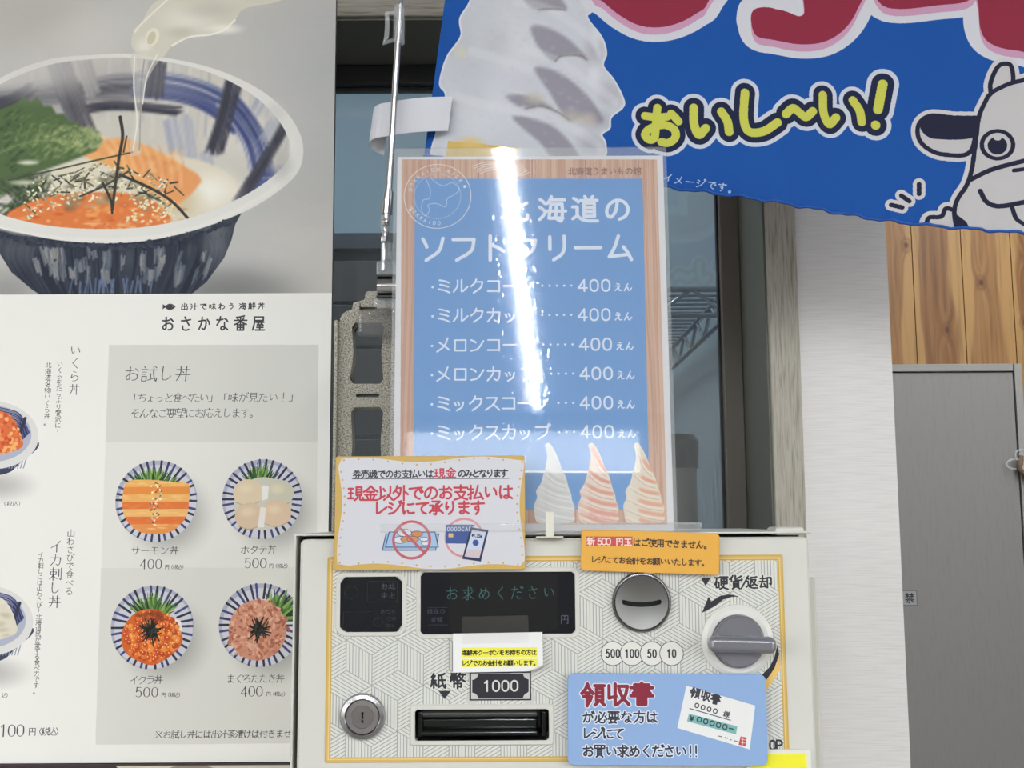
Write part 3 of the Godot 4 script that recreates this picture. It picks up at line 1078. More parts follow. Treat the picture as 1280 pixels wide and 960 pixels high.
	c.dab(392.7, 195.9, 7, 22, rgb(232, 231, 225, 150))
	c.dab(376.1, 162.6, 16, 16, rgb(205, 204, 198, 160))
	# pouring spout and the falling broth
	c.shape([237.9, 99.6, 236.5, 81.9, 243.9, 72.3, 270.8, 44.8, 376.1, 45.4, 374.6, 51.9, 343.9, 58.2, 334.9, 69.5, 322.8, 80.8, 310.6, 85.6, 290.6, 87.1, 274.0, 96.6, 263.6, 107.8], rgb(214, 210, 194), true)
	c.dab(289.3, 69.3, 40, 22, rgb(232, 229, 216, 200))
	c.dab(324.3, 79.2, 26, 8, rgb(244, 240, 226, 230))
	c.dab(247.8, 96.5, 12, 14, rgb(236, 234, 222, 200))
	c.dab(309.9, 59.7, 40, 14, rgb(196, 192, 178, 170))
	c.dab(282.8, 82.2, 22, 9, rgb(198, 193, 174, 190))
	c.stroke([238.1, 81.9, 245.5, 72.3, 270.9, 46.5], 2.0, rgb(240, 238, 228, 190))
	c.stroke([274.0, 95.8, 290.6, 87.1, 310.6, 84.7, 324.3, 80.0, 334.9, 69.5], 2.0, rgb(246, 244, 234, 210))
	c.ellipse(255.2, 86.9, 6.62, 9.56, rgb(230, 226, 206), 0.3)
	c.ellipse(254.5, 87.7, 3.68, 6.62, rgb(206, 200, 172), 0.3)
	c.shape([236.5, 102.8, 263.4, 103.0, 252.0, 130.2, 248.3, 154.0, 245.4, 181.7, 248.4, 201.4, 237.7, 201.3, 240.9, 161.9, 238.2, 130.1], rgb(216, 211, 198, 150), true)
	c.stroke([238.9, 106.1, 239.3, 138.1, 243.5, 169.8, 240.7, 199.8], 1.4, rgb(238, 236, 226, 220))
	c.stroke([248.3, 109.3, 246.2, 138.1, 246.5, 169.9, 246.8, 199.8], 1.4, rgb(150, 146, 140, 160))
	c.stroke([260.4, 104.6, 251.2, 127.0, 248.3, 154.0], 1.2, rgb(242, 240, 232, 200))
	c.soften(1)
	# steam
	c.dab(178.6, 97.7, 70, 44, rgb(206, 204, 198, 110))
	c.dab(133.2, 113.5, 60, 36, rgb(200, 198, 193, 90))
	return c


# a small striped bowl seen from above, printed on the menu
func small_bowl(c: Canvas, x: float, y: float, rad: float, kind: int) -> void:
	var r := RandomNumberGenerator.new()
	r.seed = 40 + kind
	c.dab(x + rad * 0.34, y + rad * 0.36, rad * 1.28, rad * 1.24, rgb(140, 140, 136, 210))
	c.ellipse(x, y, rad, rad * 0.985, rgb(176, 178, 190))
	c.ellipse(x + rad * 0.03, y + rad * 0.05, rad * 0.95, rad * 0.93, rgb(206, 206, 212))
	for i in 34:
		var ang := TAU * i / 34.0 + r.randf_range(-0.03, 0.03)
		var d := Vector2(cos(ang), sin(ang))
		var a := Vector2(x, y) + d * rad * 0.64
		var b := Vector2(x, y) + d * rad * 0.97
		c.stroke([a.x, a.y, b.x, b.y], rad * 0.055, [rgb(56, 60, 96), rgb(70, 76, 128), rgb(48, 50, 70)][i % 3], false)
	# leaf
	var lx := x + (rad * 0.3 if kind == 3 else -rad * 0.08 if kind < 2 else 0.0)
	var spread := 0.62 if kind == 1 else 0.85
	for i in 120:
		var ang := -PI / 2 + r.randf_range(-1.0, 1.0) * spread + (0.55 if kind == 3 else 0.0)
		var d := Vector2(cos(ang), sin(ang))
		var a := Vector2(lx, y - rad * 0.05) + d * rad * r.randf_range(0.1, 0.45)
		var b := a + d.rotated(r.randf_range(-0.3, 0.3)) * rad * r.randf_range(0.25, 0.42)
		c.stroke([a.x, a.y, b.x, b.y], rad * 0.07, [rgb(84, 124, 64), rgb(112, 152, 76), rgb(60, 96, 54), rgb(136, 170, 92), rgb(44, 66, 44)][i % 5], false, 0.8)
	if kind == 0:
		var mask := c.path([x - rad * 0.76, y - rad * 0.42, x - rad * 0.3, y - rad * 0.52, x + rad * 0.4, y - rad * 0.46, x + rad * 0.78, y - rad * 0.40, x + rad * 0.80, y, x + rad * 0.74, y + rad * 0.40, x + rad * 0.4, y + rad * 0.74, x - rad * 0.1, y + rad * 0.8, x - rad * 0.5, y + rad * 0.68, x - rad * 0.8, y + rad * 0.26], true, true)
		var kept := c.begin()
		for i in 4:
			var y0 := y + rad * (-0.52 + 0.36 * i)
			c.rect(x - rad, y0, rad * 2, rad * 0.2, [rgb(236, 176, 96), rgb(238, 178, 100), rgb(238, 184, 112), rgb(232, 150, 84)][i])
			c.rect(x - rad, y0 + rad * 0.18, rad * 2, rad * 0.22, [rgb(232, 146, 70), rgb(226, 122, 62), rgb(228, 118, 62), rgb(236, 150, 70)][i])
			for q in 16:
				c.dab(x + rad * r.randf_range(-0.8, 0.8), y0 + rad * r.randf_range(0.02, 0.16), rad * 0.16, rad * 0.035, rgb(246, 206, 140, 150))
				c.dab(x + rad * r.randf_range(-0.8, 0.8), y0 + rad * r.randf_range(0.2, 0.36), rad * 0.14, rad * 0.05, rgb(240, 140, 72, 120))
		for q in 60:
			c.ellipse(x + rad * r.randf_range(-0.14, 0.12), y + rad * r.randf_range(-0.45, 0.6), rad * 0.03, rad * 0.018, [rgb(250, 236, 206), rgb(120, 92, 56), rgb(214, 190, 140)][q % 3], r.randf_range(-1, 1))
		c.end(kept, mask)
	elif kind == 1:
		c.ellipse(x + rad * 0.02, y + rad * 0.12, rad * 0.72, rad * 0.66, rgb(206, 204, 188))
		for q in [[-0.36, -0.16, rgb(222, 204, 172)], [0.42, -0.14, rgb(204, 202, 180)], [-0.3, 0.42, rgb(216, 192, 162)], [0.36, 0.36, rgb(220, 194, 164)]]:
			c.ellipse(x + rad * q[0], y + rad * q[1], rad * 0.37, rad * 0.33, q[2])
			c.dab(x + rad * (q[0] - 0.05), y + rad * (q[1] - 0.1), rad * 0.3, rad * 0.2, rgb(236, 220, 190, 150))
			c.stroke([x + rad * (q[0] - 0.3), y + rad * (q[1] + 0.24), x + rad * q[0], y + rad * (q[1] + 0.33), x + rad * (q[0] + 0.3), y + rad * (q[1] + 0.22)], rad * 0.03, rgb(178, 160, 134, 160))
		c.shape([x - rad * 0.02, y - rad * 0.34, x + rad * 0.16, y - rad * 0.32, x + rad * 0.14, y + rad * 0.0, x + rad * 0.0, y + rad * 0.04], rgb(234, 232, 226))
		c.shape([x - rad * 0.04, y + rad * 0.2, x + rad * 0.1, y + rad * 0.22, x + rad * 0.06, y + rad * 0.7, x - rad * 0.1, y + rad * 0.7], rgb(232, 228, 222))
	elif kind == 2:
		c.shape([x + rad * 0.4, y - rad * 0.16, x + rad * 0.68, y - rad * 0.14, x + rad * 0.68, y + rad * 0.2, x + rad * 0.5, y + rad * 0.1], rgb(232, 230, 226), true)
		c.shape([x - rad * 0.42, y - rad * 0.34, x + rad * 0.1, y - rad * 0.42, x + rad * 0.5, y - rad * 0.1, x + rad * 0.74, y + rad * 0.24, x + rad * 0.6, y + rad * 0.56, x + rad * 0.1, y + rad * 0.88, x - rad * 0.3, y + rad * 0.8, x - rad * 0.66, y + rad * 0.54, x - rad * 0.72, y + rad * 0.1], rgb(214, 104, 48), true)
		for q in 260:
			var ang := r.randf_range(0, TAU)
			var d := sqrt(r.randf())
			var p := Vector2(x + cos(ang) * d * rad * 0.66, y + rad * 0.2 + sin(ang) * d * rad * 0.58)
			c.ellipse(p.x, p.y, rad * 0.06, rad * 0.06, [rgb(226, 120, 56), rgb(206, 84, 42), rgb(236, 146, 72), rgb(190, 76, 40)][q % 4])
			c.ellipse(p.x - rad * 0.015, p.y - rad * 0.02, rad * 0.018, rad * 0.018, rgb(250, 196, 120))
		for q in 26:
			c.dab(x + rad * r.randf_range(-0.35, 0.2), y + rad * r.randf_range(-0.36, -0.16), rad * 0.12, rad * 0.08, rgb(140, 66, 36, 150))
	else:
		c.ellipse(x - rad * 0.06, y + rad * 0.12, rad * 0.7, rad * 0.72, rgb(206, 146, 118))
		for q in 240:
			var ang := r.randf_range(0, TAU)
			var d := sqrt(r.randf())
			var p := Vector2(x - rad * 0.06 + cos(ang) * d * rad * 0.7, y + rad * 0.12 + sin(ang) * d * rad * 0.7)
			var o := Vector2(r.randf_range(-1, 1), r.randf_range(-1, 1)) * rad * 0.09
			c.stroke([p.x, p.y, p.x + o.x, p.y + o.y], rad * r.randf_range(0.03, 0.07), [rgb(214, 158, 130), rgb(186, 118, 94), rgb(224, 174, 148), rgb(168, 100, 80), rgb(200, 136, 110)][q % 5], false)
	if kind >= 2:
		for q in 46:
			var p := Vector2(x - rad * 0.02, y + rad * 0.1)
			var e := p + Vector2.from_angle(r.randf_range(0, TAU)) * rad * r.randf_range(0.12, 0.34)
			c.stroke([p.x + r.randf_range(-1, 1) * rad * 0.1, p.y + r.randf_range(-1, 1) * rad * 0.12, e.x, e.y], rad * 0.045, [rgb(38, 40, 36), rgb(58, 60, 50), rgb(28, 30, 30)][q % 3], false, 0.4)


func menu_print() -> Canvas:
	# sheet coordinates run in millimetres from the board's top edge; this print starts 338.5 mm below it
	var full := Canvas.new(432, 425, 4.5, rgb(238, 237, 231))
	var c := Lowered.new(full, 338.5)
	var ink := rgb(66, 66, 70)
	# logo
	c.row("出汁で味わう", 294.2, 350.7, 337.9, 350.6, 6.62, 0.85, ink)
	c.row("海鮮丼", 348.5, 350.6, 366.0, 350.3, 6.62, 0.85, ink)
	c.shape([276.0, 351.0, 278.9, 348.3, 282.6, 348.4, 285.7, 350.8, 282.8, 353.3, 279.1, 353.7], ink, true)
	c.shape([273.7, 348.3, 277.5, 350.6, 273.8, 353.3], ink)
	c.ellipse(283.1, 350.2, 0.52, 0.52, rgb(222, 220, 214))
	c.row("おさかな番屋", 279.0, 367.1, 363.9, 366.7, 15.08, 1.47, ink, 0.0, 0.86)
	# grey fields
	c.shape([225.0, 386.6, 420.1, 387.4, 420.4, 477.8, 225.2, 477.2], rgb(216, 216, 209))
	c.shape([225.2, 477.2, 420.4, 477.8, 422.8, 747.1, 226.6, 747.5], rgb(227, 226, 219))
	c.shape([225.6, 591.8, 421.4, 592.1, 422.8, 747.1, 226.6, 747.5], rgb(220, 219, 211))
	# headings
	c.row("お試し丼", 247.2, 414.1, 294.8, 413.9, 15.45, 0.92, ink, 0.0, 1.0, 0.35, 0.06)
	c.row("「ちょっと食べたい」", 249.5, 436.3, 323.1, 436.4, 9.56, 0.63, ink, 0.0, 1.0, 0.3, 0.06)
	c.row("「味が見たい！」", 332.8, 436.5, 397.5, 436.4, 9.56, 0.63, ink, 0.0, 1.0, 0.3, 0.06)
	c.row("そんなご要望にお応えします。", 251.4, 450.9, 361.9, 450.9, 9.56, 0.63, ink, 0.0, 1.0, 0.3, 0.06)
	c.row("いくら丼", 193.9, 391.4, 194.4, 428.1, 11.04, 0.74, ink, 0.0, 1.0, 0.3)
	c.row("いくらをたっぷり贅沢に！", 180.0, 404.4, 180.7, 467.0, 5.89, 0.52, rgb(96, 94, 92))
	c.row("北海道名物いくら丼。", 169.3, 405.1, 170.2, 458.8, 6.03, 0.52, rgb(96, 94, 92))
	c.row("山わさびで食べる", 196.9, 559.9, 197.4, 612.4, 7.80, 0.55, rgb(82, 80, 80), 0.0, 1.0, 0.2)
	c.row("イカ刺し丼", 184.0, 572.1, 184.7, 621.6, 12.14, 0.81, ink, 0.0, 1.0, 0.3)
	c.row("イカ刺しには山わさび！北海道民が愛する食べ方です。", 170.3, 579.3, 171.3, 700.6, 5.59, 0.48, rgb(92, 90, 90))
	c.row("（税込）", 134.4, 533.1, 149.4, 533.2, 4.71, 0.40, rgb(84, 84, 84))
	c.row("込）", 142.8, 704.0, 146.4, 704.0, 4.71, 0.40, rgb(84, 84, 84))
	# prices
	for q in [["サーモン丼", 256.3, 576.4, 291.6, 576.1], ["ホタテ丼", 356.0, 576.0, 380.8, 575.7], ["イクラ丼", 259.2, 691.3, 281.1, 691.0], ["まぐろたたき丼", 345.8, 690.7, 390.3, 690.5]]:
		c.row(q[0], q[1], q[2], q[3], q[4], 8.39, 0.66, ink, 0.0, 1.0, 0.3, 0.05)
	for q in [["400", 263.7, 588.4, 277.8, 588.4], ["500", 358.8, 588.1, 373.0, 588.2], ["500", 263.6, 702.0, 278.0, 702.0], ["400", 358.2, 701.8, 371.9, 701.8]]:
		c.row(q[0], q[1], q[2], q[3], q[4], 10.01, 0.96, ink, 0.0, 0.66, 0.55)
	for q in [285.5, 591.1, 380.3, 590.7, 285.9, 704.4, 380.2, 704.1].size() / 2:
		var at_x: float = [285.5, 591.1, 380.3, 590.7, 285.9, 704.4, 380.2, 704.1][q * 2]
		var at_y: float = [285.5, 591.1, 380.3, 590.7, 285.9, 704.4, 380.2, 704.1][q * 2 + 1]
		c.row("円（税込）", at_x, at_y, at_x + 15.08, at_y, 4.27, 0.44, rgb(84, 84, 84))
	c.row("100", 143.6, 734.9, 159.0, 734.8, 11.77, 1.10, ink, 0.0, 0.66, 0.55)
	c.row("円（税込）", 169.7, 735.9, 193.3, 735.7, 7.36, 0.63, ink, 0.0, 1.0, 0.2)
	c.row("※お試し丼には出汁茶漬けは付きません", 283.0, 739.1, 405.2, 738.6, 7.65, 0.63, ink, 0.0, 1.0, 0.2, 0.05)
	# the four little bowls
	small_bowl(full, c.x_of(273.7, 531.3), c.y_of(273.7, 531.3), 37.52, 0)
	small_bowl(full, c.x_of(370.7, 530.0), c.y_of(370.7, 530.0), 36.79, 1)
	small_bowl(full, c.x_of(273.8, 644.8), c.y_of(273.8, 644.8), 37.52, 2)
	small_bowl(full, c.x_of(371.3, 643.2), c.y_of(371.3, 643.2), 37.52, 3)
	# two larger bowls cut by the picture's edge: salmon roe, and squid
	for q in 2:
		var bx: float = [c.x_of(117.6, 469.6), c.x_of(120.4, 637.6)][q]
		var by: float = [c.y_of(117.6, 469.6), c.y_of(120.4, 637.6)][q]
		var s := 0.74
		full.dab(bx + 14 * s, by + 64 * s, 60 * s, 26 * s, rgb(180, 178, 174, 200))
		full.shape([bx - 60 * s, by + 8 * s, bx + 58 * s, by + 8 * s, bx + 40 * s, by + 36 * s, bx + 18 * s, by + 50 * s, bx - 40 * s, by + 50 * s], rgb(62, 68, 92), true)
		for i in 12:
			var sx := bx + (8.0 + i * 3.6) * s
			full.stroke([sx, by + 30 * s, sx - 3 * s, by + 42 * s], 1.4 * s, rgb(150, 154, 170), false)
		full.ellipse(bx, by, 62 * s, 43 * s, rgb(222, 221, 218), 0.12)
		full.ellipse(bx - 2 * s, by - 2 * s, 55 * s, 36 * s, rgb(178, 182, 198), 0.12)
		for i in 9:
			full.stroke([bx + 10 * s, by - (34.0 - i * 1.8) * s, bx + 36 * s, by - (26.0 - i * 2.0) * s, bx + (50.0 - i) * s, by - (2.0 - i) * s], 1.3 * s, [rgb(58, 66, 112), rgb(96, 104, 146), rgb(46, 50, 78)][i % 3])
		full.stroke([bx + 44 * s, by - 20 * s, bx + 36 * s, by + 6 * s], 4.0 * s, rgb(54, 56, 74))
		var kept := full.begin()
		var food := full.path([bx - 40 * s, by - 26 * s, bx + 18 * s, by - 28 * s, bx + 40 * s, by + 2 * s, bx + 34 * s, by + 20 * s, bx - 40 * s, by + 30 * s], true, true)
		full.rect(bx - 60 * s, by - 60 * s, 130 * s, 120 * s, [rgb(222, 112, 66), rgb(222, 216, 196)][q])
		for i in 150:
			var p := Vector2(bx + rng.randf_range(-10, 40) * s, by + rng.randf_range(-30, 30) * s)
			if q == 0:
				full.ellipse(p.x, p.y, 2.4 * s, 2.4 * s, [rgb(226, 118, 68), rgb(206, 88, 52), rgb(238, 150, 92), rgb(244, 180, 110)][i % 4])
			elif i < 30:
				full.dab(p.x, p.y, 9 * s, 4 * s, [rgb(236, 230, 212, 150), rgb(196, 186, 160, 150)][i % 2])
		full.end(kept, food)
	return full


# a canvas whose drawing is moved up by a fixed distance
class Lowered:
	var c: Canvas
	var dy: float

	func _init(of: Canvas, by: float) -> void:
		c = of
		dy = by

	func x_of(x: float, _y: float) -> float:
		return x

	func y_of(_x: float, y: float) -> float:
		return y - dy

	func row(s: String, x0: float, y0: float, x1: float, y1: float, size: float, w: float, col: Color, turn := 0.0, narrow := 1.0, contrast := 0.0, shear := 0.0) -> void:
		c.row(s, x0, y0 - dy, x1, y1 - dy, size, w, col, turn, narrow, contrast, shear)

	func shape(xy: Array, col: Color, smooth := false) -> void:
		var moved := []
		for i in xy.size():
			moved.append(xy[i] - (dy if i % 2 == 1 else 0.0))
		c.shape(moved, col, smooth)

	func ellipse(x: float, y: float, rx: float, ry: float, col: Color) -> void:
		c.ellipse(x, y - dy, rx, ry, col)


# ---------------------------------------------------------------- the ticket machine

# a point of the machine's printed panel, given in millimetres from the panel's upper corner
func on_panel(x: float, y: float) -> Vector2:
	return Vector2(-0.1357 + x / 1000.0, 1.3735 - y / 1000.0)


func panel_rect(x0: float, y0: float, x1: float, y1: float) -> Array:
	return [on_panel((x0 + x1) / 2, (y0 + y1) / 2), (x1 - x0) / 1000.0, (y1 - y0) / 1000.0]


func build_ticket_machine() -> void:
	var t := thing("ticket_machine", "white counter-top ticket machine with hatched front panel and bill slot", "ticket machine", Vector3(0.031, 1.0, -0.13))
	var white := flat(rgb(206, 205, 197), 0.38)
	var cream := flat(rgb(196, 194, 182), 0.45)
	var dark := flat(rgb(40, 42, 42), 0.5)
	var black_gloss := flat(rgb(16, 19, 26), 0.08)
	# housing: a shell that the door closes into, with a dark gap round the door
	var g := Geo.new()
	g.rbox(Vector3(-0.1604, 1.196, -0.132), Vector3(0.0016, 0.388, 0.258), 0.0007)
	g.rbox(Vector3(0.0295, 1.3895, -0.132), Vector3(0.3815, 0.0016, 0.258), 0.0007)
	g.rbox(Vector3(0.0295, 1.002, -0.132), Vector3(0.3815, 0.004, 0.258), 0.001)
	g.rbox(Vector3(0.0295, 1.196, -0.26), Vector3(0.3815, 0.388, 0.002), 0.0007)
	wpart(t, "housing", g, white)
	wpart(t, "side_rail", block(Vector3(0.2185, 1.004, -0.2), Vector3(0.2243, 1.356, -0.012), 0.0015), cream)
	wpart(t, "inner_chassis", block(Vector3(-0.1590, 1.005, -0.255), Vector3(0.2170, 1.3880, -0.030)), dark)
	g = Geo.new()
	g.rbox(Vector3(0.205, 1.3905, -0.02), Vector3(0.022, 0.006, 0.03), 0.0028)
	wpart(t, "hinge_cap", g, white)
	# door with an opening for bills
	var slot := panel_rect(64.6, 108.9, 161.1, 130.8)
	var opening := rounded(slot[0], slot[1], slot[2], 0.002, 3)
	var door := plate(Vector2(0.0306, 1.1955), 0.3732, 0.3815, 0.004, -0.028, 0.0, 0.0018, [opening])
	wpart(t, "door", door, [white, white])
	# printed panel
	var sheet := plate(Vector2(-0.1357 + 0.1666, 1.3735 - 0.073), 0.3332, 0.146, 0.0015, 0.0001, 0.0006, 0.0, [rounded(slot[0], slot[1] + 0.0005, slot[2] + 0.0005, 0.002, 3)], Rect2(-0.1357, 1.3735 - 0.146, 0.3332, 0.146))
	wpart(t, "printed_panel", sheet, [white, printed(panel_print(), 0.42)], "grey hatched panel print with a double yellow frame")
	# two dark windows in pale bezels
	var status := panel_rect(9.6, 14.3, 55.0, 54.1)
	var show := panel_rect(68.2, 11.4, 180.9, 56.0)
	var c := Canvas.new(46, 41, 10, rgb(18, 22, 28))
	c.ring(8.2, 11.8, 4.9, 0.35, rgb(40, 48, 52))
	for k in 3:
		c.round_rect(20.0 + k * 0.15, 3.2 + k * 0.15, 22.3 - k * 0.3, 16.0 - k * 0.3, 1.8, [rgb(44, 50, 56), rgb(44, 50, 56), rgb(20, 24, 30)][k])
	c.row("お札", 32.6, 7.4, 38.2, 7.4, 5.0, 0.5, rgb(66, 68, 76))
	c.row("中止", 32.6, 14.2, 38.2, 14.2, 5.0, 0.5, rgb(66, 68, 76))
	c.row("おつり", 31.5, 26.2, 39.5, 26.2, 4.0, 0.45, rgb(56, 60, 66))
	c.ring(28.2, 33.6, 3.3, 0.4, rgb(48, 54, 58))
	c.row("100円", 34.0, 31.4, 40.0, 31.4, 3.2, 0.35, rgb(44, 46, 64), 0.0, 0.7)
	c.row("切れ", 35.2, 36.2, 39.2, 36.2, 3.2, 0.35, rgb(44, 46, 52))
	c.rect(2.4, 26.0, 21, 0.3, rgb(40, 44, 54))
	c.rect(2.4, 26.0, 0.3, 13, rgb(40, 44, 54))
	for win in [[status, 0.0052, "status_window", c], [show, 0.0028, "display_window", null]]:
		var q: Array = win[0]
		var hole := rounded(q[0], q[1], q[2], win[1], 5)
		var b := plate(q[0], q[1] + 0.0064, q[2] + 0.0064, win[1] + 0.003, 0.0004, 0.0014, 0.0006, [hole])
		var bezel := wpart(t, "bezel", b, [white, white])
		if win[3]:
			var m := printed(win[3], 0.1)
			wpart(t, win[2], plate(q[0], q[1] - 0.0002, q[2] - 0.0002, win[1], 0.0002, 0.0009, 0.0, [], Rect2(q[0] - Vector2(q[1], q[2]) / 2, Vector2(q[1], q[2]))), [dark, m], "small black status window with faint printed symbols")
		else:
			display(t, q)
	bill_slot(t, slot, white)
	# lock
	var p := on_panel(27.1, 113.6)
	var at3 := Vector3(p.x, p.y, 0.0006)
	var chrome := flat(rgb(190, 190, 192), 0.22, 1.0)
	var satin := flat(rgb(172, 172, 174), 0.24, 1.0)
	g = Geo.new()
	g.lathe([Vector2(0.0165, 0), Vector2(0.0165, 0.002), Vector2(0.0155, 0.0035), Vector2(0.0128, 0.0042), Vector2(0.0124, 0.0036), Vector2(0.0122, 0.002)], at3)
	var lock := wpart(t, "lock", g, satin, "round satin steel key lock")
	g = Geo.new()
	g.lathe([Vector2(0.0122, 0.002), Vector2(0.0118, 0.0032), Vector2(0.0082, 0.0034), Vector2(0.008, 0.0028)], at3)
	wpart(lock, "collar", g, chrome)
	g = Geo.new()
	var plug := oval(p, 0.008, 0.008, 36)
	var key := rounded(p + Vector2(0.0, -0.0008), 0.0017, 0.0085, 0.0004, 2)
	g.cap(plug, [key], 0.0036)
	g.wall(plug, 0.0026, plug, 0.0036, false, true)
	g.wall(key, 0.0, key, 0.0036, true)
	wpart(lock, "plug", g, satin)
	wpart(lock, "keyhole", block(Vector3(p.x - 0.001, p.y - 0.0055, 0.0002), Vector3(p.x + 0.001, p.y + 0.004, 0.0010)), flat(rgb(8, 8, 8), 0.8))
	# coin plate with a curved slot
	p = on_panel(229.1, 33.7)
	# a shallow dish in two halves, parted by the curved slot
	g = Geo.new()
	var dish := func(x: float, y: float) -> Array:
		var k := 0.0024 / (0.0192 * 0.0192)
		return [Vector3(p.x + x, p.y + y, 0.0016 + k * (x * x + y * y)), Vector3(-2.0 * k * x, -2.0 * k * y, 1.0).normalized()]
	for half in [1.0, -1.0]:
		var cells := []
		for i in 41:
			var x := 0.0192 * sin((i / 40.0 * 2.0 - 1.0) * PI / 2)
			var f := x / 0.0145
			var open := 0.0017 if absf(f) < 1.0 else 0.0
			var edge: float = 0.0005 - 0.0022 * (1.0 - minf(f * f, 1.0)) + half * open
			var rim_y: float = half * sqrt(maxf(0.0192 * 0.0192 - x * x, 0.0))
			if half * rim_y < half * edge:
				edge = rim_y
			var col := []
			for j in 11:
				col.append(dish.call(x, lerpf(edge, rim_y, j / 10.0)))
			cells.append(col)
		for i in 40:
			for j in 10:
				var q := [cells[i][j], cells[i + 1][j], cells[i + 1][j + 1], cells[i][j + 1]]
				g.tri(q[0][0], q[1][0], q[2][0], q[0][1], q[1][1], q[2][1])
				g.tri(q[0][0], q[2][0], q[3][0], q[0][1], q[2][1], q[3][1])
	var steel := flat(rgb(132, 132, 130), 0.42, 1.0)
	steel.roughness_texture = noise_texture(3, 0.02, [Color(0.35, 0.35, 0.35), Color(0.9, 0.9, 0.9)], 4, 256)
	steel.roughness = 0.5
	var coin := wpart(t, "coin_plate", g, steel, "round brushed steel coin plate with a curved slot")
	g = Geo.new()
	g.lathe([Vector2(0.0216, 0), Vector2(0.0216, 0.0022), Vector2(0.0208, 0.0036), Vector2(0.0198, 0.0038), Vector2(0.0192, 0.0030)], Vector3(p.x, p.y, 0.0004), Vector3(0, 0, 1), 48)
	wpart(coin, "rim", g, flat(rgb(120, 120, 120), 0.25, 1.0))
	wpart(coin, "slot_throat", block(Vector3(p.x - 0.0148, p.y - 0.004, 0.0003), Vector3(p.x + 0.0148, p.y + 0.003, 0.0012)), flat(rgb(10, 10, 10), 0.9))
	# return knob on a pale boss
	p = on_panel(298.1, 61.7)
	g = Geo.new()
	g.lathe([Vector2(0.0262, 0.0), Vector2(0.0258, 0.0012), Vector2(0.0225, 0.0030), Vector2(0.0192, 0.0034), Vector2(0.019, 0.0020), Vector2(0.0, 0.0020)], Vector3(p.x, p.y, 0.0005), Vector3(0, 0, 1), 56)
	var boss := wpart(t, "knob_boss", g, flat(rgb(214, 213, 207), 0.3), "pale raised ring round the return knob")
	var grey := flat(rgb(136, 136, 144), 0.22, 0.45)
	g = Geo.new()
	g.lathe([Vector2(0.0186, 0.002), Vector2(0.0184, 0.0075), Vector2(0.0172, 0.0088), Vector2(0.0, 0.0090)], Vector3(p.x, p.y, 0.0005), Vector3(0, 0, 1), 56)
	var knob := wpart(t, "return_knob", g, grey, "grey turning knob with a wide grip bar")
	g = Geo.new()
	g.rbox(Vector3(p.x + 0.0008, p.y - 0.0012, 0.0135), Vector3(0.0478, 0.0118, 0.013), 0.0045, Basis(Vector3(0, 0, 1), -0.03))
	wpart(knob, "grip_bar", g, grey)


func display(t: Node3D, q: Array) -> void:
	var w: float = q[1] * 1000.0
	var h: float = q[2] * 1000.0
	var c := Canvas.new(w, h, 8, rgb(14, 17, 26))
	var glow := Canvas.new(w, h, 8, Color.BLACK)
	c.rect(w * 0.187, h * 0.03, w * 0.70, h * 0.92, rgb(24, 26, 28))
	c.row("現在の", w * 0.062, h * 0.63, w * 0.142, h * 0.63, 4.0, 0.4, rgb(60, 64, 78))
	c.row("金額", w * 0.085, h * 0.765, w * 0.125, h * 0.765, 4.0, 0.4, rgb(60, 64, 78))
	for y in [0.565, 0.845]:
		c.rect(w * 0.05, h * y, w * 0.125, 0.25, rgb(62, 66, 80))
	c.letter("円", w * 0.93, h * 0.77, 6.6, 0.55, rgb(78, 82, 96))
	glow.row("お求めください", w * 0.203, h * 0.35, w * 0.83, h * 0.335, 10.2, 0.62, rgb(96, 160, 158), 0.0, 0.92)
	# the dot matrix: dark lines between the lit dots
	for i in int(w * 2):
		glow.rect(i * 0.5, 0, 0.13, h, Color.BLACK)
	for i in int(h * 2):
		glow.rect(0, i * 0.5, w, 0.13, Color.BLACK)
	var m := printed(c, 0.07)
	m.emission_enabled = true
	m.emission_texture = ImageTexture.create_from_image(glow.im)
	m.emission = Color.BLACK
	m.emission_energy_multiplier = 0.75
	wpart(t, "display_screen", plate(q[0], q[1] - 0.0002, q[2] - 0.0002, 0.0028, 0.0002, 0.0009, 0.0, [], Rect2(q[0] - Vector2(q[1], q[2]) / 2, Vector2(q[1], q[2]))), [flat(rgb(20, 20, 24)), m], "black display screen with faint green dot lettering")


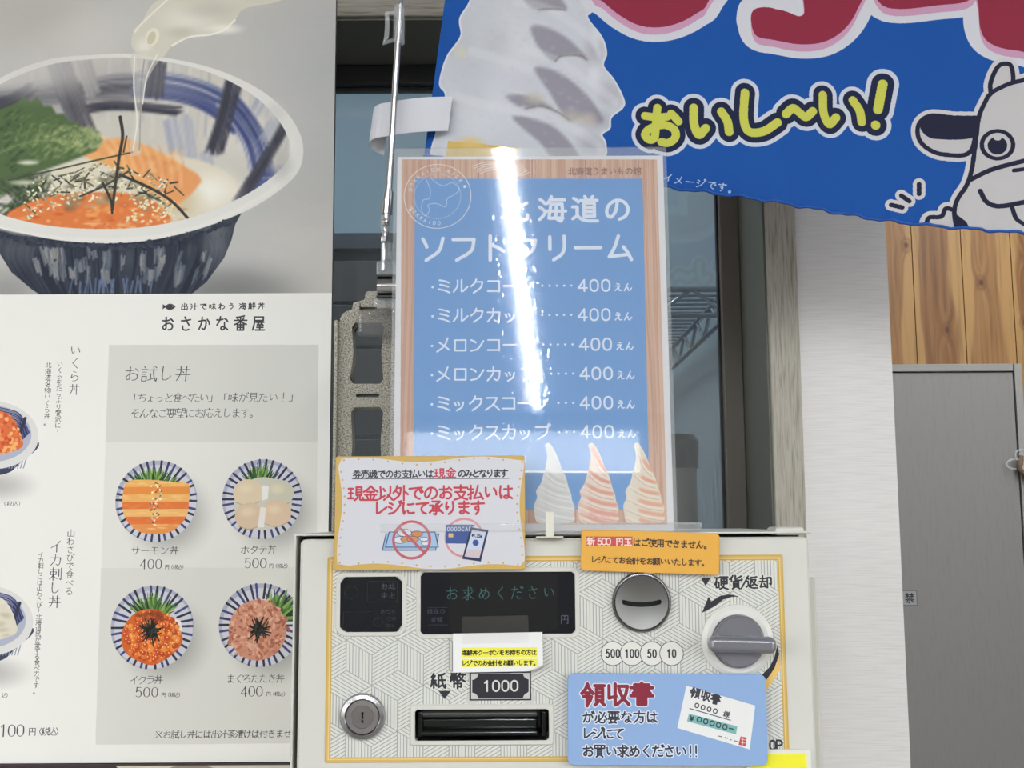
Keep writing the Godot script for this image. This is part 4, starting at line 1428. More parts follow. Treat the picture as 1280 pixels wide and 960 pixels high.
func bill_slot(t: Node3D, q: Array, white: Material) -> void:
	var mid: Vector2 = q[0]
	var w: float = q[1]
	var h: float = q[2]
	var gloss := flat(rgb(14, 18, 16), 0.12)
	var grey := flat(rgb(62, 62, 60), 0.3)
	var ring := plate(mid, w + 0.0070, h + 0.0070, 0.0024, 0.0004, 0.0020, 0.0008, [rounded(mid, w, h, 0.002, 3)])
	var bezel := wpart(t, "bill_slot", ring, [white, white], "pale frame round the black bill slot")
	var g := Geo.new()
	var hole := rounded(mid, w, h, 0.002, 3)
	g.wall(hole, -0.026, hole, 0.001, true)
	g.cap(hole, [], -0.026)
	wpart(bezel, "throat", g, gloss)
	g = Geo.new()
	g.rbox(Vector3(mid.x - 0.002, mid.y + h * 0.37, -0.006), Vector3(w - 0.012, h * 0.20, 0.010), 0.002, Basis(Vector3(1, 0, 0), 0.5))
	wpart(bezel, "upper_guide", g, grey)
	g = Geo.new()
	g.rbox(Vector3(mid.x - 0.002, mid.y - h * 0.12, -0.010), Vector3(w - 0.012, h * 0.62, 0.008), 0.002, Basis(Vector3(1, 0, 0), 0.16))
	g.rbox(Vector3(mid.x - 0.002, mid.y - h * 0.30, -0.0035), Vector3(w - 0.012, 0.0045, 0.006), 0.002)
	wpart(bezel, "lower_lip", g, gloss)
	for s in [-1.0, 1.0]:
		g = Geo.new()
		g.rbox(Vector3(mid.x + s * (w / 2 - 0.0035), mid.y, -0.004), Vector3(0.0035, h * 0.84, 0.007), 0.0012)
		wpart(bezel, "side_guide", g, gloss)


func panel_print() -> Canvas:
	var c := Canvas.new(333.2, 146, 5, rgb(212, 212, 204))
	# hatched rhombi
	var s := 21.5
	var line := rgb(152, 153, 152)
	var d := [Vector2(0, s), Vector2(-0.8660254 * s, -0.5 * s), Vector2(0.8660254 * s, -0.5 * s)]
	for j in range(-1, 8):
		for i in range(-1, 13):
			var p := Vector2((i + 0.5 * (j % 2)) * 1.7320508 * s - 4.0, j * 1.5 * s + 6.0)
			for k in 3:
				var along: Vector2 = d[k]
				var across: Vector2 = d[(k + 1) % 3]
				for q in 9:
					var a := p + across * (q / 8.0)
					c.stroke([a.x, a.y, a.x + along.x, a.y + along.y], 0.55, line, false)
	# double yellow frame
	var gold := rgb(200, 164, 84)
	var pale := rgb(222, 194, 134)
	for k in 4:
		var o: float = [0.0, 0.9, 2.0, 3.0][k]
		var col: Color = [gold, rgb(206, 174, 100), pale, gold][k]
		var wide: float = [0.9, 1.1, 1.0, 0.9][k]
		c.rect(o, o, 333.2 - 2 * o, wide, col)
		c.rect(o, 146 - o - wide, 333.2 - 2 * o, wide, col)
		c.rect(o, o, wide, 146 - 2 * o, col)
		c.rect(333.2 - o - wide, o, wide, 146 - 2 * o, col)
	var ink := rgb(52, 52, 58)
	# pale halo round lettering
	var halo := rgb(214, 214, 206)
	for k in 2:
		c.row("紙幣", 81.1, 88.9, 95.3, 88.8, 11.26, [2.96, 1.48][k], [halo, ink][k])
		c.row("硬貨", 287.7, 20.1, 298.5, 19.9, 10.08, [2.96, 1.24][k], [halo, ink][k])
		c.row("／", 304.9, 19.9, 304.9, 19.9, 10.08, [2.96, 1.19][k], [halo, ink][k])
		c.row("返却", 309.8, 20.0, 320.1, 19.7, 9.19, [2.96, 1.24][k], [halo, ink][k])
	c.shape([81.4, 96.0, 90.4, 96.0, 85.9, 101.9], ink)
	c.shape([272.9, 16.3, 280.2, 16.4, 276.2, 22.4], ink)
	# banknote sign
	c.shape([103.9, 82.8, 148.5, 82.5, 148.4, 103.0, 103.9, 103.1], ink)
	c.shape([104.9, 83.7, 147.7, 83.5, 147.5, 102.2, 104.9, 102.2], rgb(200, 200, 194))
	c.shape([105.9, 88.5, 110.3, 84.3, 142.1, 84.1, 146.7, 88.3, 146.7, 96.6, 142.0, 101.6, 110.3, 101.7, 105.9, 97.5], ink)
	for q in [105.7, 84.0, 147.0, 83.8, 105.7, 101.9, 146.9, 101.9].size() / 2:
		c.ellipse([105.7, 84.0, 147.0, 83.8, 105.7, 101.9, 146.9, 101.9][q * 2], [105.7, 84.0, 147.0, 83.8, 105.7, 101.9, 146.9, 101.9][q * 2 + 1], 4.45, 4.45, rgb(196, 196, 190))
	for k in 1:
		c.shape([103.9, 82.8, 148.5, 82.5, 148.5, 83.6, 103.9, 83.9], ink)
		c.shape([103.9, 102.0, 148.4, 101.9, 148.4, 103.0, 103.9, 103.1], ink)
		c.shape([103.9, 82.8, 105.0, 82.8, 105.0, 103.1, 103.9, 103.1], ink)
		c.shape([147.5, 82.5, 148.5, 82.5, 148.4, 103.0, 147.3, 103.0], ink)
	c.row("1000", 116.4, 92.8, 136.3, 92.7, 8.60, 1.19, rgb(214, 213, 205), 0.0, 0.72)
	# accepted coins
	var coins := [207.7, 70.3, 221.6, 70.4, 236.1, 70.5, 250.3, 70.5]
	for q in 4:
		c.ellipse(coins[q * 2], coins[q * 2 + 1], 8.77, 8.77, ink)
		c.ellipse(coins[q * 2], coins[q * 2 + 1], 8.30, 8.30, rgb(220, 219, 212))
		var digits: String = ["500", "100", "50", "10"][q]
		var half := (digits.length() - 1) * 1.84
		c.row(digits, coins[q * 2] - half, coins[q * 2 + 1], coins[q * 2] + half, coins[q * 2 + 1], 6.52, 1.01, ink, 0.0, 0.46)
	# turning arrow
	c.shape([300.5, 30.0, 293.5, 28.5, 286.5, 29.6, 280.0, 33.6, 278.3, 29.9, 273.1, 41.6, 282.8, 36.8, 288.8, 32.2, 294.7, 30.5], ink)
	c.shape([327.3, 64.7, 328.3, 71.5, 324.4, 81.7, 318.4, 89.6, 313.8, 87.3, 321.0, 80.5, 324.7, 73.8], ink)
	c.shape([328.3, 71.5, 329.1, 81.7, 323.0, 90.7, 316.9, 98.6, 313.6, 95.2, 319.6, 88.4, 325.7, 79.4], rgb(226, 190, 110))
	c.row("OP", 321.5, 135.2, 326.1, 135.1, 7.41, 1.30, ink, 0.0, 0.72)
	return c


# ---------------------------------------------------------------- the banner and its stand

func build_banner() -> void:
	var t := thing("hanging_banner", "blue cloth soft ice cream banner with a large printed cone", "banner", Vector3(-0.0735, 1.702, -0.09))
	t.rotation.z = deg_to_rad(-7.35)
	var cloth := printed(banner_print(), 0.7)
	cloth.backlight_enabled = true
	cloth.backlight = Color(0.16, 0.16, 0.16)
	var blue := flat(rgb(22, 80, 158), 0.7)
	var wave := func(x: float, y: float) -> float:
		var pucker := 0.0016 * sin(x * 190.0) * exp(-y * 90.0) + 0.0014 * sin(x * 423.0 + 1.0) * exp(-y * 120.0)
		return 0.009 * sin(x * 11.0 + 0.6 + y * 2.0) + 0.004 * sin(x * 27.0 + y * 6.0) + pucker - 0.02 * x
	var hem := func(x: float) -> float:
		return 0.0005 * sin(x * 190.0 + 0.8) + 0.0024 + 0.0012 * sin(x * 9.0 - 0.6)
	for band in 2:
		var g := Geo.new()
		var nx := 150
		var ny := 50 if band == 0 else 12
		var y0 := 0.0 if band == 0 else 0.3
		var y1 := 0.3 if band == 0 else 0.88
		var pts := []
		for j in ny + 1:
			var row := []
			for i in nx + 1:
				var x := 0.6 * i / nx
				var f := float(j) / ny
				var y: float = lerpf(y0, y1, f * f if band == 0 else f)
				var lift: float = hem.call(x) * maxf(0.0, 1.0 - y / 0.05)
				row.append([Vector3(x, y + lift, wave.call(x, y)), Vector2(x / 0.6, 1.0 - (y + lift) / 0.3)])
			pts.append(row)
		for j in ny:
			for i in nx:
				var q := [pts[j][i], pts[j][i + 1], pts[j + 1][i + 1], pts[j + 1][i]]
				var ns := []
				for e in [[i, j], [i + 1, j], [i + 1, j + 1], [i, j + 1]]:
					var x: float = 0.6 * e[0] / nx
					var y: float = pts[e[1]][e[0]][0].y
					ns.append(Vector3(-(wave.call(x + 0.0005, y) - wave.call(x - 0.0005, y)) / 0.001, -(wave.call(x, y + 0.0005) - wave.call(x, y - 0.0005)) / 0.001, 1.0).normalized())
				g.tri(q[0][0], q[1][0], q[2][0], ns[0], ns[1], ns[2], q[0][1], q[1][1], q[2][1])
				g.tri(q[0][0], q[2][0], q[3][0], ns[0], ns[2], ns[3], q[0][1], q[2][1], q[3][1])
		part(t, ["printed_cloth", "upper_cloth"][band], g, [cloth, blue][band])
	# rolled hem along the lower edge
	var g := Geo.new()
	var line := []
	for i in 301:
		var x := 0.6 * i / 300
		line.append(Vector3(x, hem.call(x) + 0.0004, wave.call(x, 0.0) + 0.0006))
	g.tube(line, 0.0013, 6, true)
	part(t, "hem", g, flat(rgb(20, 84, 172), 0.6))
	# white loop that ties the cloth to the pole
	g = Geo.new()
	var loop := []
	for i in 25:
		var f := i / 24.0
		if f < 0.6:
			var e := f / 0.6
			loop.append(Vector2(lerpf(0.018, -0.036, e), 0.014 + 0.004 * sin(e * PI)))
		else:
			var ang := PI / 2 + (f - 0.6) / 0.4 * PI
			loop.append(Vector2(-0.036 + cos(ang) * 0.012, 0.002 + sin(ang) * 0.012))
	for i in 24:
		var a: Vector2 = loop[i]
		var b: Vector2 = loop[i + 1]
		var e := (b - a).normalized()
		var nn := Vector3(-e.y, 0, e.x) * -1.0
		if nn.z < 0.0 and i < 14:
			nn = -nn
		var ya := lerpf(0.024, 0.004, i / 24.0)
		var yb := lerpf(0.024, 0.004, (i + 1) / 24.0)
		for side in [-1.0, 1.0]:
			var o: Vector3 = nn * 0.0003 * side
			g.quad(Vector3(a.x, ya, a.y) + o, Vector3(b.x, yb, b.y) + o, Vector3(b.x, yb + 0.030, b.y) + o, Vector3(a.x, ya + 0.030, a.y) + o, nn * side)
	var tape := flat(rgb(206, 208, 214), 0.5)
	tape.backlight_enabled = true
	tape.backlight = Color(0.3, 0.3, 0.32)
	part(t, "loop_tab", g, tape, "white cloth loop round the chrome pole")


func banner_print() -> Canvas:
	var c := Canvas.new(600, 300, 3, rgb(22, 80, 158))
	var r := RandomNumberGenerator.new()
	r.seed = 8
	# soft ice cream
	var cream := [21.5, 93.7, 22.7, 152.5, 15.2, 175.3, 17.9, 190.9, 8.6, 209.4, 5.3, 227.1, 5.8, 235.6, 11.6, 243.5, 10.0, 262.3, 7.8, 276.8, 6.5, 298.1, 22.2, 313.8, 116.2, 302.2, 149.2, 280.5, 151.0, 266.2, 146.7, 258.2, 152.8, 251.7, 153.0, 241.8, 161.5, 232.1, 162.1, 224.9, 152.1, 209.0, 141.1, 197.4, 142.5, 185.7, 136.8, 171.9, 122.5, 156.2, 126.0, 144.1, 119.5, 81.6]
	var outline := c.path(cream, true, true)
	var kept := c.begin()
	c.rect(0, 0, 330, 300, rgb(196, 199, 206))
	c.dab(27.5, 195.5, 40, 60, rgb(184, 188, 194, 200))
	c.dab(61.6, 191.3, 50, 40, rgb(206, 208, 214, 220))
	c.dab(41.5, 251.2, 50, 40, rgb(204, 207, 213, 220))
	# the turns of the swirl: a pale upper lip and a shaded hollow beneath each
	for q in [[62.3, 140.3, 89.9, 138.3, 102.2, 148.5, 104.1, 152.6, 91.9, 154.9, 79.8, 158.6, 68.0, 152.7], [76.1, 173.6, 92.6, 173.0, 111.6, 180.8, 127.7, 194.7, 117.1, 192.4, 105.0, 195.3, 99.5, 201.8, 89.9, 196.5, 80.4, 186.1], [83.3, 210.3, 104.0, 210.6, 130.6, 226.0, 146.6, 245.4, 140.0, 248.3, 126.9, 247.1, 118.4, 251.0, 109.3, 243.6, 99.6, 231.2], [69.7, 256.3, 94.3, 256.1, 113.1, 263.7, 130.3, 282.8, 107.5, 285.7, 96.7, 275.7], [62.0, 238.7, 86.5, 236.4, 112.6, 248.2, 118.5, 251.7, 106.8, 246.0, 92.8, 243.5, 79.6, 248.0]]:
		c.shape(q, rgb(122, 116, 130, 165), true)
	c.dab(140.5, 246.2, 22, 14, rgb(130, 124, 136, 120))
	c.dab(131.5, 185.6, 14, 20, rgb(150, 144, 154, 110))
	c.dab(150.8, 222.0, 16, 18, rgb(150, 144, 154, 110))
	c.dab(139.5, 267.6, 18, 14, rgb(140, 134, 146, 120))
	c.dab(48.0, 193.0, 22, 26, rgb(172, 175, 182, 110))
	c.dab(33.0, 238.0, 24, 26, rgb(178, 181, 188, 100))
	c.soften(3)
	for q in [[57.4, 157.0, 92.5, 159.9, 126.4, 177.5, 137.7, 192.0], [69.3, 197.6, 104.7, 204.8, 142.6, 223.0, 157.5, 232.6], [75.9, 251.3, 106.7, 256.0, 141.0, 268.8, 148.9, 277.7], [25.4, 205.9, 50.1, 210.0, 81.3, 216.3], [14.7, 246.0, 41.5, 251.2, 76.2, 254.1]]:
		for k in 5:
			var up := []
			for i in q.size():
				up.append(q[i] - (k * 1.6 if i % 2 == 1 else 0.0))
			c.stroke(up, 3.4, rgb(216, 218, 223, 44))
	for q in [[79.7, 157.8, 91.9, 154.9, 104.2, 153.4], [99.5, 201.8, 105.0, 195.3, 119.8, 192.1, 127.0, 194.8], [79.5, 247.3, 92.7, 242.8, 106.8, 245.3, 118.4, 251.0]]:
		c.stroke(q, 1.6, rgb(120, 112, 112, 150))
	c.dab(120.7, 247.2, 16, 10, rgb(188, 180, 166, 160))
	c.dab(134.4, 246.9, 12, 10, rgb(190, 182, 172, 200))
	c.dab(86.5, 237.1, 14, 8, rgb(186, 182, 164, 190))
	c.dab(134.0, 207.6, 9, 16, rgb(214, 216, 220, 180))
	c.dab(132.6, 171.0, 8, 16, rgb(214, 216, 220, 180))
	c.dab(125.5, 145.6, 8, 14, rgb(206, 208, 212, 220))
	c.dab(19.1, 205.2, 10, 10, rgb(206, 202, 178, 160))
	for i in 420:
		c.dab(r.randf_range(10, 180), r.randf_range(90, 300), r.randf_range(2, 5), r.randf_range(1.5, 4), [rgb(214, 216, 222, 40), rgb(170, 172, 180, 34)][i % 2])
	c.soften(2)
	c.rect(18.8, 282.5, 60, 30, rgb(208, 178, 104))
	c.dab(38.7, 282.8, 16, 8, rgb(214, 186, 120, 220))
	c.end(kept, outline)
	c.stroke(cream + cream.slice(0, 2), 1.6, rgb(206, 209, 216))
	# lower ends of the big red letters
	var red := rgb(140, 44, 66)
	var letters := [[106.0, 98.1, 124.2, 134.1, 134.6, 140.1, 150.3, 149.9, 168.3, 156.4, 186.2, 155.6, 202.2, 149.3, 216.3, 138.8, 224.9, 127.5, 233.5, 82.3], [264.1, 138.7, 265.2, 128.4, 275.8, 123.4, 293.1, 123.5, 310.4, 122.8, 309.9, 87.7, 362.2, 81.2, 357.8, 111.1, 347.1, 131.4, 330.4, 145.1, 308.9, 151.4, 286.8, 151.9, 270.2, 151.1], [456.0, 54.9, 459.5, 103.0, 463.8, 124.3, 474.2, 134.6, 494.4, 137.9, 531.9, 134.7, 526.3, 46.2], [371.3, 65.3, 379.4, 104.1, 426.2, 101.2, 454.6, 91.9, 451.9, 55.4]]
	for k in 3:
		for q in letters:
			if k == 0:
				c.shape(q, rgb(204, 204, 212), true)
				c.stroke(q + q.slice(0, 2), 26.0, rgb(204, 204, 212))
			elif k == 1:
				var low := []
				for i in q.size():
					low.append(q[i] + (6.5 if i % 2 == 1 else 0.6))
				c.shape(low, rgb(196, 150, 178), true)
			else:
				c.shape(q, red, true)
	# the cry
	for k in 3:
		var w: float = [24.97, 17.74, 7.56][k]
		var col: Color = [rgb(198, 203, 214), rgb(28, 36, 66), rgb(196, 198, 84)][k]
		c.letter("お", 196.4, 243.5, 38.11, w * 0.93, col, -0.02)
		c.letter("い", 237.9, 234.8, 43.37, w, col, -0.06, 1.06)
		c.letter("し", 278.3, 221.3, 44.03, w, col, -0.10, 1.3)
		c.letter("〜", 314.6, 213.3, 28.91, w, col, -0.1)
		c.letter("い", 351.5, 205.8, 47.31, w, col, -0.06, 1.1)
		c.stroke([386.0, 175.8, 383.8, 199.0], w * 1.12, col)
		c.ellipse(383.0, 213.4, w * 0.55, w * 0.55, col)
	c.row("イメージです。", 207.3, 288.1, 263.3, 290.0, 7.89, 0.85, rgb(178, 194, 216), -0.02, 1.0, 0.0, 0.1)
	# a plain cow's head
	var pale := rgb(200, 198, 200)
	var line := rgb(34, 36, 58)
	var head := [473.4, 180.8, 479.8, 174.3, 499.6, 164.6, 540.3, 158.2, 550.6, 321.6, 465.9, 311.3, 458.8, 296.9, 455.1, 283.4, 456.9, 272.0, 462.8, 260.1, 465.8, 245.6, 466.8, 221.5, 467.8, 198.6]
	var ear := [466.6, 200.2, 447.5, 201.1, 428.4, 200.6, 419.5, 208.9, 420.5, 221.5, 429.3, 230.4, 443.2, 234.3, 463.3, 230.4]
	var horn := [476.1, 180.4, 474.6, 169.2, 478.4, 155.7, 483.6, 150.8, 490.6, 152.8, 491.8, 169.9]
	var leg := [457.8, 283.1, 448.2, 281.5, 444.7, 288.9, 434.1, 291.6, 436.4, 303.9, 462.4, 309.0, 469.8, 299.7]
	for q in [head, ear, horn, leg]:
		c.stroke(q + q.slice(0, 2), 11.0, pale)
	for q in [[402.3, 283.0, 411.9, 283.9], [410.3, 273.6, 417.4, 277.6], [424.3, 262.0, 425.0, 270.4]]:
		c.stroke(q, 10.5, pale, false)
	for q in [horn, ear, leg, head]:
		c.shape(q, rgb(192, 189, 190), true)
		c.stroke(q + q.slice(0, 2), 3.8, line)
	c.shape([466.6, 200.2, 447.5, 201.1, 428.4, 200.6, 420.8, 208.7, 424.2, 216.8, 435.4, 221.1, 465.1, 217.4], line, true)
	c.shape([457.3, 286.0, 465.2, 292.0, 472.9, 304.9, 455.4, 305.7], line)
	c.ellipse(484.6, 222.8, 14.46, 13.80, line)
	c.ellipse(484.6, 222.8, 10.84, 10.51, rgb(192, 189, 190))
	c.ellipse(484.6, 223.5, 7.89, 7.89, line)
	c.ellipse(484.1, 216.5, 3.29, 2.63, rgb(192, 189, 190))
	c.stroke([464.5, 255.6, 481.4, 245.1, 507.8, 234.8], 4.0, line)
	c.stroke([474.0, 264.3, 480.0, 273.4, 491.0, 276.2, 510.3, 271.0], 4.0, line)
	c.stroke([499.6, 244.3, 511.7, 241.4], 3.4, line)
	c.stroke([500.5, 276.4, 505.3, 287.0, 515.0, 291.4], 3.6, line)
	for q in [[402.3, 283.0, 411.9, 283.9], [410.3, 273.6, 417.4, 277.6], [424.3, 262.0, 425.0, 270.4]]:
		c.stroke(q, 4.0, line, false)
	return c


func build_pole_stand() -> void:
	var t := thing("banner_stand", "chrome banner pole clamped to a speckled plastic stand on the machine", "banner stand", Vector3(-0.118, 1.3903, -0.08))
	var speckle := flat(Color.WHITE, 0.75)
	speckle.albedo_texture = noise_texture(9, 0.13, [rgb(86, 82, 72), rgb(94, 90, 80), rgb(124, 120, 108), rgb(162, 158, 145), rgb(170, 166, 153), rgb(178, 174, 161), rgb(208, 205, 195), rgb(216, 213, 203)], 2, 512)
	speckle.uv1_triplanar = true
	speckle.uv1_scale = Vector3(9, 9, 9)
	# plate with waisted windows and raised edges
	var outer := PackedVector2Array()
	var x0 := -0.1432
	var x1 := -0.0880
	var y1 := 1.5815
	for q in [[x0 + 0.001, 1.3903], [x1, 1.3903], [x1, y1 + 0.004], [-0.1175, y1 + 0.004], [-0.1190, y1 + 0.0025], [-0.1200, y1 - 0.003], [-0.1235, y1 - 0.004], [-0.1290, y1 - 0.0055], [-0.1300, y1 - 0.011], [-0.1345, y1 - 0.0125], [-0.1375, y1 - 0.0145], [-0.1395, y1 - 0.018], [-0.1402, y1 - 0.023]]:
		outer.append(Vector2(q[0], q[1]))
	var holes := []
	for q in [[1.5095, 1.5595], [1.4310, 1.4905], [1.3980, 1.4190]]:
		var p := PackedVector2Array()
		var lo: float = q[0]
		var hi: float = q[1]
		for k in 2:
			for i in 15:
				var f := i / 14.0 if k == 0 else 1.0 - i / 14.0
				var waist := 0.0022 * sin(f * PI) ** 2 + 0.0028 * pow(absf(f * 2 - 1), 14.0)
				p.append(Vector2((-0.1306 + waist + (0.0012 * (f - 0.5))) if k == 0 else (-0.1035 - waist), lerpf(lo, hi, f)))
		holes.append(p)
	holes.append(rounded(Vector2(-0.1165, 1.5000), 0.0190, 0.0030, 0.0014, 3))
	holes.append(rounded(Vector2(-0.1165, 1.4245), 0.0190, 0.0030, 0.0014, 3))
	holes.append(rounded(Vector2(-0.1165, 1.5710), 0.0150, 0.0030, 0.0014, 3))
	var g := Geo.new()
	g.cap(outer, holes, -0.068, 1.0)
	g.cap(outer, holes, -0.084, -1.0)
	g.wall(outer, -0.084, outer, -0.068)
	for h in holes:
		g.wall(h, -0.084, h, -0.068, true)
	wpart(t, "stand_plate", g, speckle, "speckled beige plastic plate with waisted windows")
	g = Geo.new()
	g.rbox(Vector3(-0.1418, 1.4760, -0.074), Vector3(0.0030, 0.170, 0.024), 0.0012)
	wpart(t, "edge_rib", g, speckle)
	# clear clamp
	var clear := clear_plastic(0.16, 0.06)
	var block_clear := flat(Color(0.50, 0.50, 0.49, 0.22), 0.06)
	block_clear.transparency = BaseMaterial3D.TRANSPARENCY_ALPHA
	g = Geo.new()
	g.rbox(Vector3(-0.1085, 1.5570, -0.0590), Vector3(0.0300, 0.0230, 0.0170), 0.0045)
	var clamp_ := wpart(t, "clamp", g, block_clear, "clear plastic clamp")
	for q in [[-0.1020, 1.5735, 0.0180, 0.0090], [-0.1015, 1.6015, 0.0150, 0.0130], [-0.1008, 1.6160, 0.0090, 0.0160]]:
		g = Geo.new()
		g.rbox(Vector3(q[0], q[1], -0.0600), Vector3(q[2], q[3], 0.0120), 0.0025)
		wpart(clamp_, "clamp_block", g, clear)
	var chrome := flat(rgb(205, 206, 208), 0.12, 1.0)
	g = Geo.new()
	g.tube([Vector3(-0.1078, 1.5868, -0.058), Vector3(-0.0900, 1.5868, -0.058)], 0.0078, 24)
	wpart(clamp_, "clamp_barrel", g, chrome)
	for q in [1.5782, 1.5952]:
		wpart(clamp_, "clamp_seam", block(Vector3(-0.1085, q - 0.0009, -0.064), Vector3(-0.0905, q + 0.0009, -0.0525), 0.0004), flat(rgb(28, 30, 32), 0.4))
	g = Geo.new()
	g.rbox(Vector3(-0.1028, 1.6255, -0.0560), Vector3(0.0055, 0.0060, 0.0050), 0.0015)
	wpart(clamp_, "clamp_pin", g, chrome)
	# pole with joints, leaning as the banner pulls
	var foot := Vector3(-0.1044, 1.6020, -0.066)
	var top := Vector3(-0.0470, 2.6600, -0.066)
	var on := func(y: float) -> Vector3: return foot.lerp(top, (y - foot.y) / (top.y - foot.y))
	g = Geo.new()
	g.tube([foot, on.call(1.83)], 0.0027, 16)
	g.tube([on.call(1.83), top], 0.0021, 16)
	var pole := wpart(t, "pole", g, chrome, "thin chrome pole")
	g = Geo.new()
	g.tube([on.call(1.6495), on.call(1.668)], 0.0042, 16)
	wpart(pole, "sleeve", g, chrome)
	g = Geo.new()
	g.rbox(on.call(1.6405) + Vector3(0, 0, 0.003), Vector3(0.0090, 0.0150, 0.0080), 0.0025)
	wpart(pole, "screw_block", g, clear)
	g = Geo.new()
	g.lathe([Vector2(0.0, 0.0060), Vector2(0.0018, 0.0056), Vector2(0.0028, 0.0040), Vector2(0.0031, 0.0), Vector2(0, 0)], on.call(1.6405) + Vector3(0, 0, 0.006), Vector3(0, 0, 1), 20)
	wpart(pole, "screw", g, chrome)
	# clear ties along the pole
	g = Geo.new()
	g.rbox(on.call(1.812), Vector3(0.0092, 0.034, 0.010), 0.003)
	g.tube([on.call(1.822) + Vector3(-0.004, 0, 0.002), on.call(1.819) + Vector3(-0.0105, 0.002, 0.003), on.call(1.812) + Vector3(-0.0095, 0, 0.003), on.call(1.800) + Vector3(-0.0095, 0, 0.003), on.call(1.795) + Vector3(-0.012, 0, 0.003), on.call(1.798) + Vector3(-0.004, 0, 0.002)], 0.0019, 8)
	wpart(pole, "clear_tie", g, clear)


# ---------------------------------------------------------------- the price sheet

func build_price_sheet() -> void:
	var t := thing("price_sheet", "laminated blue soft ice cream price sheet in a clear stand", "price sheet", Vector3(0.0153, 1.3903, -0.0115))
	t.rotation.x = deg_to_rad(-3.0)
	# from here x is measured from the sheet's middle and y up from the stand's foot
	var card := plate(Vector2(0, 0.1465), 0.2096, 0.297, 0.0008, -0.0006, 0.0, 0.0, [], Rect2(-0.1048, -0.0020, 0.2096, 0.297))
	part(t, "printed_sheet", card, [flat(rgb(232, 232, 230), 0.6), printed(price_print(), 0.5)], "printed wood-look sheet with a blue price list")
	var clear := clear_plastic(0.015, 0.0)
	clear.heightmap_enabled = true
	clear.heightmap_texture = ImageTexture.create_from_image(wrinkles())
	clear.heightmap_scale = 0.028
	clear.texture_repeat = false
	var cover := plate(Vector2(0, 0.1495), 0.2150, 0.305, 0.0015, 0.0003, 0.0010, 0.0, [], Rect2(-0.1075, -0.003, 0.2150, 0.305))
	part(t, "clear_cover", cover, [clear_plastic(0.08, 0.05), clear], "clear plastic cover over the sheet")
	var back := plate(Vector2(0, 0.1495), 0.2150, 0.305, 0.0015, -0.0016, -0.0008)
	part(t, "clear_back", back, [clear_plastic(0.08, 0.05), clear_plastic(0.05, 0.03)])
	var g := Geo.new()
	g.rbox(Vector3(0.005, 0.003, 0.004), Vector3(0.2350, 0.006, 0.030), 0.001)
	part(t, "clear_foot", g, clear_plastic(0.12, 0.05), "clear plastic foot of the stand")
	g = Geo.new()
	g.rbox(Vector3(0.0115, 0.0048, 0.0215), Vector3(0.0062, 0.0190, 0.0020), 0.0008)
	g.rbox(Vector3(0.0115, -0.0042, 0.0150), Vector3(0.0200, 0.0012, 0.014), 0.0005)
	part(t, "clip", g, flat(rgb(214, 212, 198), 0.4), "small ivory clip at the foot")


# fine creases of the laminate, gathered along one upright fold
func wrinkles() -> Image:
	var im := Image.create_empty(300, 426, false, Image.FORMAT_RGBA8)
	var n := FastNoiseLite.new()
	n.seed = 17
	n.frequency = 0.09
	n.fractal_octaves = 3
	var slow := FastNoiseLite.new()
	slow.seed = 5
	slow.frequency = 0.006
	for y in 426:
		for x in 300:
			var u := x / 300.0
			var v := y / 426.0
			var mid := 0.40 + 0.12 * v
			var near := (exp(-pow((u - mid - 0.075) / 0.04, 2.0)) + exp(-pow((u - mid + 0.07) / 0.04, 2.0))) * smoothstep(0.10, 0.22, v) * (1.0 - smoothstep(0.74, 0.82, v))
			var h := 0.5 + 0.05 * slow.get_noise_2d(x, y * 0.5) + 0.16 * near * maxf(0.0, n.get_noise_2d(x * 1.8, y * 0.55) - 0.2)
			im.set_pixel(x, y, Color(h, h, h))
	return im


